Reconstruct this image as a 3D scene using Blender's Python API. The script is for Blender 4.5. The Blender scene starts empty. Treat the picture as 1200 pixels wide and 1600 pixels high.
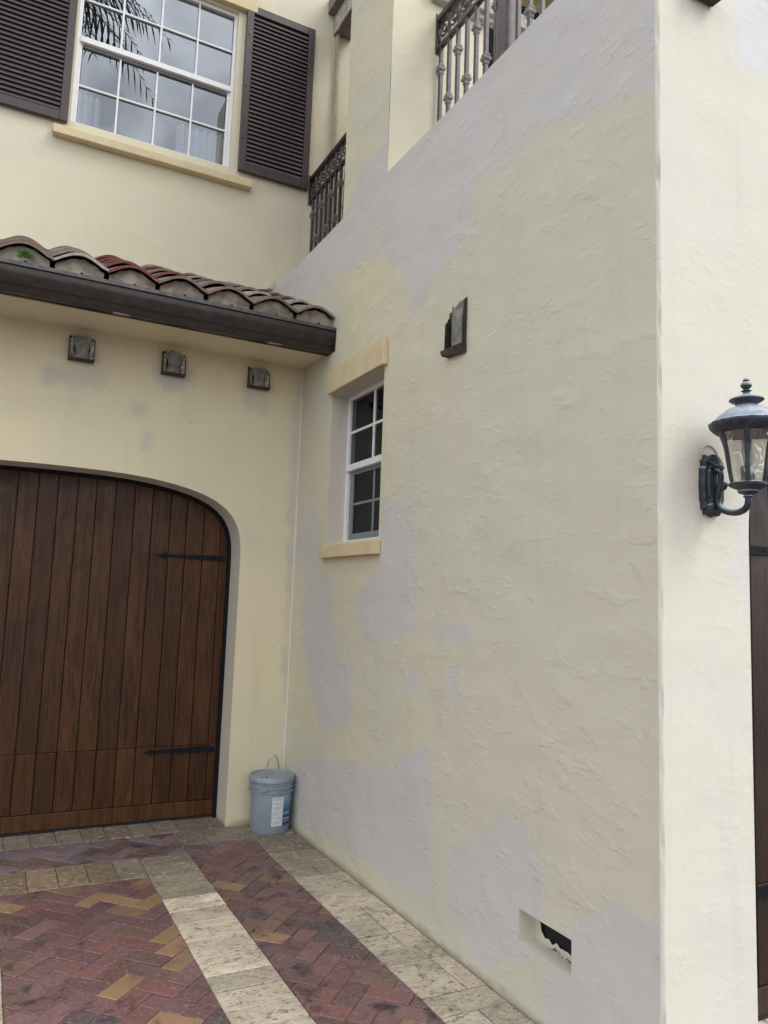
import bpy, math, random
from mathutils import Vector, Matrix, noise
R = math.radians
random.seed(11)
sc = bpy.context.scene
COL = sc.collection

# ------------------------------------------------------------ camera, sky, sun, exposure
cd = bpy.data.cameras.new('camera'); cam = bpy.data.objects.new('camera', cd); COL.objects.link(cam)
cam.matrix_world = Matrix(((0.88752363, -0.08342763, -0.45314638, 0.0),
                           (-0.45941805, -0.08516366, -0.88412794, 0.0),
                           (0.0351691, 0.99286806, -0.11391292, 1.6), (0, 0, 0, 1)))
cd.sensor_fit = 'VERTICAL'; cd.sensor_height = 24.0; cd.sensor_width = 18.0
cd.lens = 1193.24 / 1600 * 24.0
cd.clip_start = 0.05; cd.clip_end = 2000
sc.camera = cam
sc.view_settings.view_transform = 'Standard'; sc.view_settings.look = 'None'
sc.view_settings.gamma = 1; sc.view_settings.use_curve_mapping = False
sc.view_settings.exposure = 0.42

SUN_DIR = Vector((0.75, -0.75, 1.2)).normalized()
W = bpy.data.worlds.new('World'); sc.world = W; W.use_nodes = True
wn = W.node_tree; wn.nodes.clear()
wo = wn.nodes.new('ShaderNodeOutputWorld'); wb = wn.nodes.new('ShaderNodeBackground')
sky = wn.nodes.new('ShaderNodeTexSky'); sky.sky_type = 'NISHITA'; sky.sun_disc = False
sky.sun_elevation = math.asin(SUN_DIR.z); sky.sun_rotation = math.atan2(SUN_DIR.x, SUN_DIR.y)
sky.air_density = 1.0; sky.dust_density = 2.0
hs = wn.nodes.new('ShaderNodeHueSaturation'); hs.inputs['Saturation'].default_value = 0.22
tc = wn.nodes.new('ShaderNodeTexCoord'); cn = wn.nodes.new('ShaderNodeTexNoise')
cn.inputs['Scale'].default_value = 6.5; cn.inputs['Detail'].default_value = 7; cn.inputs['Distortion'].default_value = 0.6
cr = wn.nodes.new('ShaderNodeMapRange'); cr.inputs[1].default_value = 0.40; cr.inputs[2].default_value = 0.58
cr.inputs[3].default_value = 0.0; cr.inputs[4].default_value = 1.0
cm = wn.nodes.new('ShaderNodeMix'); cm.data_type = 'RGBA'
cm.inputs[7].default_value = (11.5, 11.6, 11.9, 1)
wn.links.new(sky.outputs[0], hs.inputs['Color'])
wn.links.new(tc.outputs['Generated'], cn.inputs['Vector']); wn.links.new(cn.outputs[0], cr.inputs[0])
wn.links.new(cr.outputs[0], cm.inputs[0]); wn.links.new(hs.outputs[0], cm.inputs[6])
wn.links.new(cm.outputs[2], wb.inputs[0]); wb.inputs[1].default_value = 0.14
wn.links.new(wb.outputs[0], wo.inputs[0])
sd = bpy.data.lights.new('sun', 'SUN'); sd.energy = 0.85; sd.angle = R(26); sd.color = (1.0, 0.99, 0.96)
sun = bpy.data.objects.new('sun', sd); COL.objects.link(sun)
sun.rotation_euler = SUN_DIR.to_track_quat('Z', 'Y').to_euler()

# ------------------------------------------------------------ material helpers
class NT:
    def __init__(s, name):
        s.m = bpy.data.materials.new(name); s.m.use_nodes = True; s.t = s.m.node_tree
        s.b = s.t.nodes['Principled BSDF']; s.out = s.t.nodes['Material Output']
    def n(s, typ, **kw):
        nd = s.t.nodes.new('ShaderNode' + typ)
        for k, v in kw.items(): setattr(nd, k, v)
        return nd
    def put(s, sock, v):
        if isinstance(v, bpy.types.NodeSocket): s.t.links.new(v, sock)
        elif isinstance(v, (tuple, list)) and len(v) == 3 and sock.type == 'RGBA': sock.default_value = (*v, 1)
        else: sock.default_value = v
    def coord(s, kind='Object', scale=(1, 1, 1), rnd=False):
        if kind == 'World': o = s.n('NewGeometry').outputs['Position']
        else: o = s.n('TexCoord').outputs[kind]
        mp = s.n('Mapping'); mp.inputs['Scale'].default_value = scale
        s.put(mp.inputs[0], o)
        if rnd:
            oi = s.n('ObjectInfo'); mu = s.n('Math', operation='MULTIPLY'); s.put(mu.inputs[0], oi.outputs['Random']); mu.inputs[1].default_value = 37.0
            cb = s.n('CombineXYZ'); [s.put(cb.inputs[i], mu.outputs[0]) for i in range(3)]
            s.put(mp.inputs['Location'], cb.outputs[0])
        return mp.outputs[0]
    def noise(s, co, scale, detail=4, rough=0.55, dist=0.0):
        t = s.n('TexNoise'); s.put(t.inputs['Vector'], co)
        t.inputs['Scale'].default_value = scale; t.inputs['Detail'].default_value = detail
        t.inputs['Roughness'].default_value = rough; t.inputs['Distortion'].default_value = dist
        return t.outputs[0]
    def ramp(s, v, a, b, lo=0.0, hi=1.0):
        r = s.n('MapRange'); r.interpolation_type = 'SMOOTHSTEP'
        s.put(r.inputs[0], v); r.inputs[1].default_value = a; r.inputs[2].default_value = b
        r.inputs[3].default_value = lo; r.inputs[4].default_value = hi
        return r.outputs[0]
    def mix(s, f, a, b, mode='MIX'):
        x = s.n('Mix'); x.data_type = 'RGBA'; x.blend_type = mode
        s.put(x.inputs[0], f); s.put(x.inputs[6], a); s.put(x.inputs[7], b)
        return x.outputs[2]
    def math(s, op, a, b):
        x = s.n('Math', operation=op); s.put(x.inputs[0], a); s.put(x.inputs[1], b); return x.outputs[0]
    def bump(s, h, strength, dist, prev=None):
        b = s.n('Bump'); b.inputs['Strength'].default_value = strength; b.inputs['Distance'].default_value = dist
        s.put(b.inputs['Height'], h)
        if prev is not None: s.put(b.inputs['Normal'], prev)
        return b.outputs[0]
    def set(s, **kw):
        for k, v in kw.items(): s.put(s.b.inputs[k.replace('_', ' ')], v)
        return s.m

def simple(name, col, rough=0.6, metal=0.0, var=0.12, nscale=20, bumpd=0.0, spec=0.5):
    t = NT(name); co = t.coord('Object', rnd=True)
    n = t.noise(co, nscale, 5)
    dark = tuple(c * (1 - var) for c in col); lite = tuple(min(1, c * (1 + var)) for c in col)
    c = t.mix(t.ramp(n, 0.3, 0.7), dark, lite)
    t.set(Base_Color=c, Roughness=rough, Metallic=metal)
    t.b.inputs['Specular IOR Level'].default_value = spec
    if bumpd: t.set(Normal=t.bump(n, 0.6, bumpd))
    return t.m

def stucco(name, cream, tan, greyc, relief=1.0, grade=None):
    t = NT(name); co = t.coord('World')
    big = t.noise(co, 0.9, 3, 0.5, 0.3)
    mid = t.noise(co, 3.2, 5, 0.6, 0.6)
    fine = t.noise(co, 45, 4, 0.6)
    c = t.mix(t.ramp(big, 0.40, 0.62), cream, tan)
    sp_ = t.n('SeparateXYZ'); t.put(sp_.inputs[0], co)
    if grade:      # a later, greyer coat of paint covers the front part of this wall
        gy_ = t.math('ADD', sp_.outputs[1], t.math('MULTIPLY', t.math('SUBTRACT', big, 0.5), 2.6))
        c = t.mix(t.ramp(gy_, 2.3, 4.3, 0.75, 0.0), c, grade)
    c = t.mix(t.ramp(mid, 0.55, 0.8, 0, 0.35), c, greyc)
    at = t.n('Attribute', attribute_name='patch').outputs['Fac']
    e = t.noise(co, 6, 6, 0.65, 0.5)
    edge = t.math('ADD', at, t.math('MULTIPLY', t.math('SUBTRACT', e, 0.5), 0.22))
    inner = t.noise(co, 2.3, 4, 0.6)
    m = t.math('MULTIPLY', t.ramp(edge, -0.03, 0.05), t.ramp(inner, 0.25, 0.7, 0.6, 1.0))
    c = t.mix(m, c, greyc)
    # old streaks and hand-sized smears in the paint
    st = t.noise(t.coord('World', (9, 9, 0.8)), 1.0, 4, 0.6)
    c = t.mix(t.ramp(st, 0.52, 0.75, 0, 0.16), c, tuple(x * 0.72 for x in tan))
    dz = t.math('ADD', sp_.outputs[2], t.math('MULTIPLY', t.math('SUBTRACT', t.noise(co, 7, 5, 0.7), 0.5), 0.10))
    c = t.mix(t.ramp(dz, 0.0, 0.045, 0.55, 0.0), c, (0.24, 0.20, 0.14))
    sp = t.noise(co, 22, 3, 0.6)
    c = t.mix(t.ramp(sp, 0.70, 0.78, 0, 0.5), c, tuple(x * 0.75 for x in greyc))
    c = t.mix(t.ramp(fine, 0.3, 0.7, 0.0, 0.10), c, tuple(x * 0.78 for x in tan))
    # trowelled relief: soft undulation, short ridges and dabs gathered in areas, sand
    rid = t.noise(t.coord('World', (1.2, 1.2, 1.7)), 2.3, 2, 0.4, 0.2)
    lump = t.noise(co, 1.5, 3, 0.5)
    where = t.ramp(lump, 0.40, 0.62, 0.15, 1.0)
    rg = t.noise(t.coord('World', (1.0, 1.0, 1.9)), 6.5, 3, 0.5, 0.9)
    ridge = t.math('MULTIPLY', t.ramp(t.math('ABSOLUTE', t.math('SUBTRACT', rg, 0.5), 0), 0.0, 0.035, 1.0, 0.0), where)
    dab = t.math('MULTIPLY', t.ramp(t.noise(t.coord('World', (1, 1, 1.5)), 7, 2, 0.5, 0.5), 0.50, 0.70), where)
    dab2 = t.math('MULTIPLY', t.ramp(t.noise(t.coord('World', (1, 1, 2.4)), 13, 1, 0.4, 0.3), 0.56, 0.74), t.ramp(t.noise(co, 2.6, 2), 0.42, 0.6))
    sand = t.noise(co, 150, 3, 0.6)
    nb = t.bump(rid, 0.35 * relief, 0.04)
    nb = t.bump(ridge, 0.05 * relief, 0.006, nb)
    nb = t.bump(dab, 0.27 * relief, 0.008, nb)
    nb = t.bump(dab2, 0.24 * relief, 0.007, nb)
    nb = t.bump(fine, 0.20, 0.004, nb)
    nb = t.bump(sand, 0.18, 0.0012, nb)
    t.set(Base_Color=c, Roughness=t.ramp(mid, 0.2, 0.8, 0.62, 0.8), Normal=nb)
    t.b.inputs['Specular IOR Level'].default_value = 0.35
    return t.m

def vcolor(name, rough, stains, spec=0.5):
    """piece colour from obj.color, with grain, stains and relief"""
    t = NT(name); oi = t.n('ObjectInfo'); co = t.coord('World')
    base = oi.outputs['Color']
    return t, base, co, oi

CREAM = (0.66, 0.585, 0.40); TAN = (0.60, 0.55, 0.41); GREY = (0.545, 0.53, 0.525)
M = {}
M['side'] = stucco('side_stucco', (0.630, 0.590, 0.430), (0.585, 0.570, 0.470), (0.556, 0.548, 0.552), grade=(0.580, 0.572, 0.487))
M['garage'] = stucco('garage_stucco', (0.70, 0.64, 0.45), (0.66, 0.605, 0.445), (0.53, 0.50, 0.44), 0.5)
M['front'] = stucco('front_stucco', (0.68, 0.66, 0.565), (0.66, 0.645, 0.585), (0.65, 0.65, 0.67), 0.42)
M['upper'] = stucco('upper_stucco', (0.70, 0.65, 0.49), (0.67, 0.63, 0.50), (0.57, 0.55, 0.50), 0.5)
M['reveal'] = stucco('reveal_stucco', (0.63, 0.59, 0.50), (0.58, 0.55, 0.48), (0.5, 0.49, 0.47), 0.3)
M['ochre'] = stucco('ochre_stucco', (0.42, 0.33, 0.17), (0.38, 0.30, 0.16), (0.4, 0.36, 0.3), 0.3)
M['sill'] = simple('sill_paint', (0.63, 0.53, 0.33), 0.6, var=0.06, nscale=9, bumpd=0.002)
M['white'] = simple('white_vinyl', (0.78, 0.79, 0.80), 0.35, var=0.03)
M['greyframe'] = simple('grey_screen_frame', (0.20, 0.215, 0.23), 0.45, var=0.08)
M['bronze'] = simple('dark_bronze_metal', (0.034, 0.027, 0.026), 0.38, 0.2, var=0.25, nscale=14)
M['gutterlip'] = simple('worn_gutter_metal', (0.085, 0.078, 0.080), 0.42, 0.2, var=0.35, nscale=25)
M['shutter'] = simple('shutter_paint', (0.052, 0.038, 0.039), 0.42, var=0.12, nscale=16)
M['iron'] = simple('grey_brown_iron', (0.062, 0.054, 0.058), 0.42, 0.2, var=0.3, nscale=30)
M['ironlight'] = simple('worn_iron', (0.17, 0.17, 0.165), 0.5, 0.2, var=0.4, nscale=40)
M['black'] = simple('black_iron', (0.008, 0.009, 0.013), 0.6, 0.0, var=0.3, nscale=40, spec=0.15)
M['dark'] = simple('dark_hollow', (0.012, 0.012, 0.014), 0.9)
M['rust'] = simple('rusty_metal', (0.060, 0.042, 0.032), 0.75, 0.1, var=0.5, nscale=26, bumpd=0.003)
M['sconcegrey'] = simple('weathered_grey_metal', (0.20, 0.195, 0.185), 0.6, 0.1, var=0.35, nscale=22, bumpd=0.002)
M['sconcepale'] = simple('pale_weathered_metal', (0.42, 0.42, 0.42), 0.55, 0.1, var=0.5, nscale=34, bumpd=0.002)
M['mortar'] = simple('eave_mortar', (0.26, 0.225, 0.185), 0.9, var=0.35, nscale=16, bumpd=0.008)
M['beam'] = simple('weathered_fascia', (0.40, 0.385, 0.36), 0.8, var=0.3, nscale=18, bumpd=0.003)
M['beamdark'] = simple('brown_fascia', (0.19, 0.155, 0.14), 0.8, var=0.25, nscale=10, bumpd=0.003)
M['pipe'] = simple('conduit_paint', (0.36, 0.31, 0.23), 0.6, var=0.15)
M['roomwall'] = simple('room_wall', (0.22, 0.23, 0.27), 0.9, var=0.03)
M['roomceil'] = simple('room_ceiling', (0.8, 0.8, 0.8), 0.9, var=0.02)
M['curtain'] = simple('curtain_cloth', (0.72, 0.70, 0.68), 0.9, var=0.04)
M['bucket'] = simple('grey_bucket_plastic', (0.265, 0.31, 0.36), 0.42, var=0.08, nscale=7)
M['wire'] = simple('bail_wire', (0.35, 0.33, 0.30), 0.4, 0.8)
M['grip'] = simple('white_grip', (0.7, 0.7, 0.62), 0.5)
M['paper'] = simple('white_label_paper', (0.66, 0.70, 0.74), 0.5, var=0.03)
M['ink'] = simple('grey_ink', (0.30, 0.34, 0.40), 0.6)
M['asphalt'] = simple('street_asphalt', (0.06, 0.06, 0.06), 0.9, var=0.3, nscale=3)
M['fern'] = simple('fern_green', (0.075, 0.17, 0.035), 0.6, var=0.35, nscale=40)
M['palm'] = simple('palm_green', (0.045, 0.07, 0.03), 0.5, var=0.3)
M['trunk'] = simple('palm_trunk_bark', (0.16, 0.13, 0.10), 0.9, var=0.3, nscale=8, bumpd=0.01)

def mk_glass(name, refl, tint, rough=0.005, wob=0.0, top=0.75):
    t = NT(name); t.t.nodes.remove(t.b)
    g = t.n('BsdfGlossy'); g.inputs['Roughness'].default_value = rough; g.inputs['Color'].default_value = (0.86, 0.92, 1.0, 1)
    tr = t.n('BsdfTransparent'); tr.inputs['Color'].default_value = (*tint, 1)
    lw = t.n('LayerWeight'); lw.inputs['Blend'].default_value = 0.35
    f = t.ramp(lw.outputs['Facing'], 0.0, 1.0, refl, top)
    if wob:
        nb = t.bump(t.noise(t.coord('World'), 1.6, 1), wob, 0.01); t.put(g.inputs['Normal'], nb)
    mx = t.n('MixShader'); t.put(mx.inputs[0], f); t.put(mx.inputs[1], tr.outputs[0]); t.put(mx.inputs[2], g.outputs[0])
    t.put(t.out.inputs[0], mx.outputs[0]); return t.m
M['glass'] = mk_glass('window_glass', 0.24, (0.55, 0.62, 0.70), wob=0.12)
M['darkglass'] = mk_glass('side_window_glass', 0.03, (0.35, 0.40, 0.43), wob=0.1, top=0.12)

def mk_lampglass():
    t = NT('rippled_lantern_glass'); t.t.nodes.remove(t.b)
    co = t.coord('Object')
    n = t.noise(t.coord('Object', (1, 1, 0.45)), 22, 2, 0.45, 1.2)
    nb = t.bump(n, 0.9, 0.012)
    g = t.n('BsdfGlossy'); g.inputs['Roughness'].default_value = 0.08; t.put(g.inputs['Normal'], nb)
    r = t.n('BsdfRefraction'); r.inputs['IOR'].default_value = 1.12; r.inputs['Roughness'].default_value = 0.1
    r.inputs['Color'].default_value = (0.93, 0.92, 0.87, 1); t.put(r.inputs['Normal'], nb)
    d = t.n('BsdfTranslucent'); d.inputs['Color'].default_value = (0.80, 0.78, 0.70, 1); t.put(d.inputs['Normal'], nb)
    a = t.n('MixShader'); a.inputs[0].default_value = 0.36; t.put(a.inputs[1], r.outputs[0]); t.put(a.inputs[2], d.outputs[0])
    b = t.n('MixShader'); b.inputs[0].default_value = 0.22; t.put(b.inputs[1], a.outputs[0]); t.put(b.inputs[2], g.outputs[0])
    t.put(t.out.inputs[0], b.outputs[0]); return t.m
M['lampglass'] = mk_lampglass()

def mk_lampmetal():
    t = NT('oxidised_black_lantern'); co = t.coord('Object')
    n = t.noise(co, 30, 6, 0.7); ge = t.n('NewGeometry'); sx = t.n('SeparateXYZ'); t.put(sx.inputs[0], ge.outputs['Normal'])
    bloom = t.math('MULTIPLY', t.ramp(sx.outputs[2], 0.15, 0.75), t.ramp(n, 0.30, 0.60, 0.55, 1.0))   # chalky bloom lies on upward faces
    c = t.mix(t.ramp(n, 0.35, 0.7), (0.014, 0.019, 0.031), (0.050, 0.060, 0.080))
    c = t.mix(bloom, c, (0.40, 0.46, 0.54))
    t.set(Base_Color=c, Roughness=t.ramp(n, 0.3, 0.7, 0.35, 0.6), Metallic=0.15, Normal=t.bump(n, 0.4, 0.002)); return t.m
M['lamp'] = mk_lampmetal()

def mk_wood(name, a, b, c3):
    t = NT(name); co = t.coord('Object', (14, 14, 1.1), rnd=True)
    g = t.noise(co, 3.2, 8, 0.62, 1.4); big = t.noise(t.coord('Object', (5, 5, 1.0), rnd=True), 1.4, 4)
    oi = t.n('ObjectInfo')
    c = t.mix(t.ramp(g, 0.36, 0.64), tuple(x * 0.8 for x in a), b)
    c = t.mix(t.ramp(big, 0.45, 0.75, 0, 0.55), c, c3)
    c = t.mix(t.math('MULTIPLY', oi.outputs['Random'], 0.45), c, tuple(x * 0.55 for x in a))
    blot = t.noise(t.coord('Object', (1, 1, 0.6), rnd=True), 7, 6, 0.7, 0.8)
    c = t.mix(t.ramp(blot, 0.55, 0.75, 0, 0.55), c, tuple(x * 0.35 for x in a))
    c = t.mix(t.ramp(blot, 0.26, 0.40, 0.35, 0), c, tuple(x * 1.7 for x in c3))
    kn = t.n('TexVoronoi'); kn.inputs['Scale'].default_value = 1.9; t.put(kn.inputs['Vector'], t.coord('Object', (2.2, 2.2, 1.2), rnd=True))
    c = t.mix(t.ramp(kn.outputs[0], 0.02, 0.075, 0.8, 0.0), c, (0.012, 0.006, 0.004))
    t.set(Base_Color=c, Roughness=t.ramp(blot, 0.3, 0.7, 0.30, 0.52), Normal=t.bump(g, 0.35, 0.003))
    t.b.inputs['Specular IOR Level'].default_value = 0.28
    return t.m
M['wood'] = mk_wood('stained_door_wood', (0.040, 0.0150, 0.0055), (0.084, 0.033, 0.011), (0.115, 0.046, 0.015))
M['woodlow'] = mk_wood('golden_door_wood', (0.058, 0.024, 0.008), (0.098, 0.042, 0.014), (0.135, 0.060, 0.021))
M['woodred'] = mk_wood('reddish_door_wood', (0.026, 0.013, 0.011), (0.044, 0.022, 0.018), (0.056, 0.028, 0.023))

def mk_brick():
    t, base, co, oi = vcolor('clay_paver', 0.6, True)
    n = t.noise(co, 60, 6, 0.7); m_ = t.noise(co, 9, 5, 0.65, 0.4); b_ = t.noise(co, 1.7, 4, 0.6)
    c = t.mix(t.ramp(n, 0.3, 0.75, 0, 0.40), base, (0.34, 0.25, 0.25))
    c = t.mix(t.ramp(t.noise(co, 5, 4, 0.6), 0.45, 0.7, 0, 0.5), c, (0.17, 0.085, 0.075))
    c = t.mix(t.math('MULTIPLY', t.ramp(m_, 0.5, 0.68), t.ramp(b_, 0.42, 0.6)), c, (0.045, 0.035, 0.035))
    c = t.mix(t.math('MULTIPLY', t.ramp(n, 0.56, 0.70), t.ramp(b_, 0.40, 0.66, 0.7, 0.15)), c, (0.42, 0.37, 0.37))
    sp = t.noise(co, 140, 2, 0.5)
    c = t.mix(t.ramp(sp, 0.64, 0.74, 0, 0.6), c, (0.05, 0.03, 0.03))
    t.set(Base_Color=c, Roughness=t.ramp(m_, 0.3, 0.7, 0.34, 0.66), Normal=t.bump(sp, 0.35, 0.002, t.bump(n, 0.6, 0.004))); return t.m
M['brick'] = mk_brick()
def mk_trav():
    t, base, co, oi = vcolor('travertine', 0.6, True)
    rn = t.math('MULTIPLY', oi.outputs['Random'], 9.0)
    cx = t.coord('World', (4.5, 11, 1)); va = t.n('VectorMath', operation='ADD'); t.put(va.inputs[0], cx); t.put(va.inputs[1], rn)
    v = t.noise(va.outputs[0], 1.6, 8, 0.72, 1.0)
    n = t.noise(co, 34, 6, 0.75, 0.8); p = t.noise(t.coord('World', (26, 70, 1)), 1.3, 5, 0.65, 0.6)
    g = t.noise(co, 3.1, 5, 0.65)
    bd = t.n('Mix'); bd.data_type = 'RGBA'; bd.blend_type = 'MULTIPLY'; bd.inputs[0].default_value = 1; t.put(bd.inputs[6], base); bd.inputs[7].default_value = (0.66, 0.56, 0.46, 1)
    c = t.mix(t.ramp(v, 0.36, 0.62, 0, 0.55), base, bd.outputs[2])
    c = t.mix(t.ramp(n, 0.52, 0.64, 0, 0.62), c, (0.70, 0.65, 0.57))
    c = t.mix(t.ramp(t.noise(co, 17, 5, 0.7, 0.5), 0.54, 0.66, 0, 0.7), c, (0.17, 0.125, 0.085))
    pit = t.ramp(p, 0.58, 0.66)
    c = t.mix(t.math('MULTIPLY', pit, t.ramp(g, 0.35, 0.6, 0.25, 0.95)), c, (0.11, 0.078, 0.05))
    c = t.mix(t.ramp(g, 0.46, 0.70, 0, 0.45), c, (0.20, 0.17, 0.135))
    t.set(Base_Color=c, Roughness=0.62, Normal=t.bump(pit, 0.8, -0.005, t.bump(n, 0.5, 0.004))); return t.m
M['trav'] = mk_trav()
M['joint'] = simple('sand_joint', (0.17, 0.14, 0.125), 0.95, var=0.65, nscale=30, bumpd=0.004)
def mk_tile():
    t, base, co, oi = vcolor('roof_tile_clay', 0.8, True)
    n = t.noise(co, 30, 6, 0.7); m_ = t.noise(co, 6, 4, 0.6)
    c = t.mix(t.ramp(n, 0.35, 0.7, 0, 0.5), base, (0.06, 0.052, 0.045))
    c = t.mix(t.ramp(m_, 0.55, 0.75, 0, 0.5), c, (0.30, 0.27, 0.25))
    t.set(Base_Color=c, Roughness=0.8, Normal=t.bump(n, 0.6, 0.004)); return t.m
M['tile'] = mk_tile()
def mk_blue():
    t = NT('blue_label_print'); co = t.n('TexCoord').outputs['Object']; sx = t.n('SeparateXYZ'); t.put(sx.inputs[0], co)
    c = t.mix(t.ramp(sx.outputs[2], 0.11, 0.26), (0.012, 0.055, 0.20), (0.22, 0.42, 0.55))
    t.set(Base_Color=c, Roughness=0.35); return t.m
M['blue'] = mk_blue()

# ------------------------------------------------------------ mesh helpers
class MB:
    def __init__(s): s.v = []; s.f = []
    def add(s, vs, fs):
        o = len(s.v); s.v += [tuple(v) for v in vs]; s.f += [tuple(i + o for i in f) for f in fs]; return s
    def box(s, x0, x1, y0, y1, z0, z1):
        return s.add([(x, y, z) for z in (z0, z1) for y in (y0, y1) for x in (x0, x1)],
                     [(0, 2, 3, 1), (4, 5, 7, 6), (0, 1, 5, 4), (2, 6, 7, 3), (0, 4, 6, 2), (1, 3, 7, 5)])
    def prism(s, poly, axis, a, b):
        """poly of 2-D points extruded along axis 0/1/2 from a to b"""
        def P(p, t):
            q = list(p); q.insert(axis, t); return q
        n = len(poly); vs = [P(p, a) for p in poly] + [P(p, b) for p in poly]
        fs = [tuple(range(n))[::-1], tuple(range(n, 2 * n))] + [(i, (i + 1) % n, n + (i + 1) % n, n + i) for i in range(n)]
        return s.add(vs, fs)
    def lathe(s, prof, n=24, c=(0, 0), a0=0, a1=2 * math.pi, rf=None):
        full = abs(a1 - a0 - 2 * math.pi) < 1e-6; m = n if full else n + 1
        vs = []
        for r, z in prof:
            for i in range(m):
                a = a0 + (a1 - a0) * i / n; rr = r * (rf(a, z) if rf else 1)
                vs.append((c[0] + rr * math.cos(a), c[1] + rr * math.sin(a), z))
        fs = []
        for j in range(len(prof) - 1):
            for i in range(n):
                k = (i + 1) % m if full else i + 1
                fs.append((j * m + i, j * m + k, (j + 1) * m + k, (j + 1) * m + i))
        return s.add(vs, fs)
    def tube(s, pts, r, n=8, cap=True):
        pts = [Vector(p) for p in pts]; vs = []; up = None
        for i, p in enumerate(pts):
            d = (pts[min(i + 1, len(pts) - 1)] - pts[max(i - 1, 0)]).normalized()
            if up is None: up = Vector((0, 0, 1)) if abs(d.z) < 0.9 else Vector((1, 0, 0))
            a = d.cross(up).normalized(); b = a.cross(d).normalized(); up = b
            rr = r[i] if isinstance(r, (list, tuple)) else r
            vs += [p + (a * math.cos(2 * math.pi * k / n) + b * math.sin(2 * math.pi * k / n)) * rr for k in range(n)]
        fs = [(j * n + i, j * n + (i + 1) % n, (j + 1) * n + (i + 1) % n, (j + 1) * n + i) for j in range(len(pts) - 1) for i in range(n)]
        if cap: fs += [tuple(range(n))[::-1], tuple(range((len(pts) - 1) * n, len(pts) * n))]
        return s.add(vs, fs)
    def mesh(s, name, mat, smooth=None):
        me = bpy.data.meshes.new(name); me.from_pydata(s.v, [], s.f); me.materials.append(mat); me.validate()
        if smooth:
            me.polygons.foreach_set('use_smooth', [True] * len(me.polygons)); me.set_sharp_from_angle(angle=R(smooth))
        return me
    def build(s, name, mat, parent=None, smooth=None, bevel=0, origin=None, recalc=True):
        if origin is not None:
            o = Vector(origin); s.v = [tuple(Vector(v) - o) for v in s.v]
        me = s.mesh(name, mat, smooth)
        if recalc:
            import bmesh
            bm = bmesh.new(); bm.from_mesh(me); bmesh.ops.recalc_face_normals(bm, faces=bm.faces); bm.to_mesh(me); bm.free()
            if smooth: me.set_sharp_from_angle(angle=R(smooth))
        ob = bpy.data.objects.new(name, me); COL.objects.link(ob)
        if origin is not None: ob.location = origin
        if parent: child(ob, parent)
        if bevel:
            b = ob.modifiers.new('bevel', 'BEVEL'); b.width = bevel; b.segments = 2; b.limit_method = 'ANGLE'
        return ob

ABS = {}   # absolute place of every object (no rotations on parents that hold placed children)
def child(ob, parent):
    ob.parent = parent
    base = ABS.get(parent.name, Vector((0, 0, 0)))
    ABS[ob.name] = ob.location.copy()
    ob.location = ob.location - base
def thing(name, label, cat, loc=(0, 0, 0), group=None):
    o = bpy.data.objects.new(name, None); COL.objects.link(o); o.location = loc; o.empty_display_size = 0.1
    ABS[o.name] = Vector(loc)
    o['label'] = label; o['category'] = cat
    if group: o['group'] = group
    return o
def tag(o, label, cat, group=None):
    o['label'] = label; o['category'] = cat
    if group: o['group'] = group
def inst(src, name, loc, parent=None, color=None, rot=None):
    o = bpy.data.objects.new(name, src.data); COL.objects.link(o); o.location = loc
    for m in src.modifiers:
        if m.type == 'BEVEL':
            b = o.modifiers.new('bevel', 'BEVEL'); b.width = m.width; b.segments = 2; b.limit_method = 'ANGLE'
    if rot: o.rotation_euler = rot
    if color: o.color = color
    if parent: child(o, parent)
    return o
def copy_tree(src, loc):
    r = src.copy(); COL.objects.link(r); r.location = loc
    for c in src.children:
        k = c.copy(); COL.objects.link(k); k.parent = r
        for g in c.children:
            q = g.copy(); COL.objects.link(q); q.parent = k
    return r

def sdist(p, poly):
    x, y = p; ins = False; d = 1e9; n = len(poly)
    for i in range(n):
        x0, y0 = poly[i]; x1, y1 = poly[(i + 1) % n]
        if (y0 > y) != (y1 > y) and x < (x1 - x0) * (y - y0) / (y1 - y0) + x0: ins = not ins
        dx, dy = x1 - x0, y1 - y0; t = max(0, min(1, ((x - x0) * dx + (y - y0) * dy) / (dx * dx + dy * dy + 1e-12)))
        d = min(d, math.hypot(x - x0 - t * dx, y - y0 - t * dy))
    return d if ins else -d

def coords(a, b, step, extra):
    n = max(1, round((b - a) / step)); c = [a + (b - a) * i / n for i in range(n + 1)]
    for e in extra:
        if a < e < b:
            c = [x for x in c if abs(x - e) > step * 0.45 or x in (a, b)]; c.append(e)
    return sorted(set(c))

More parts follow.
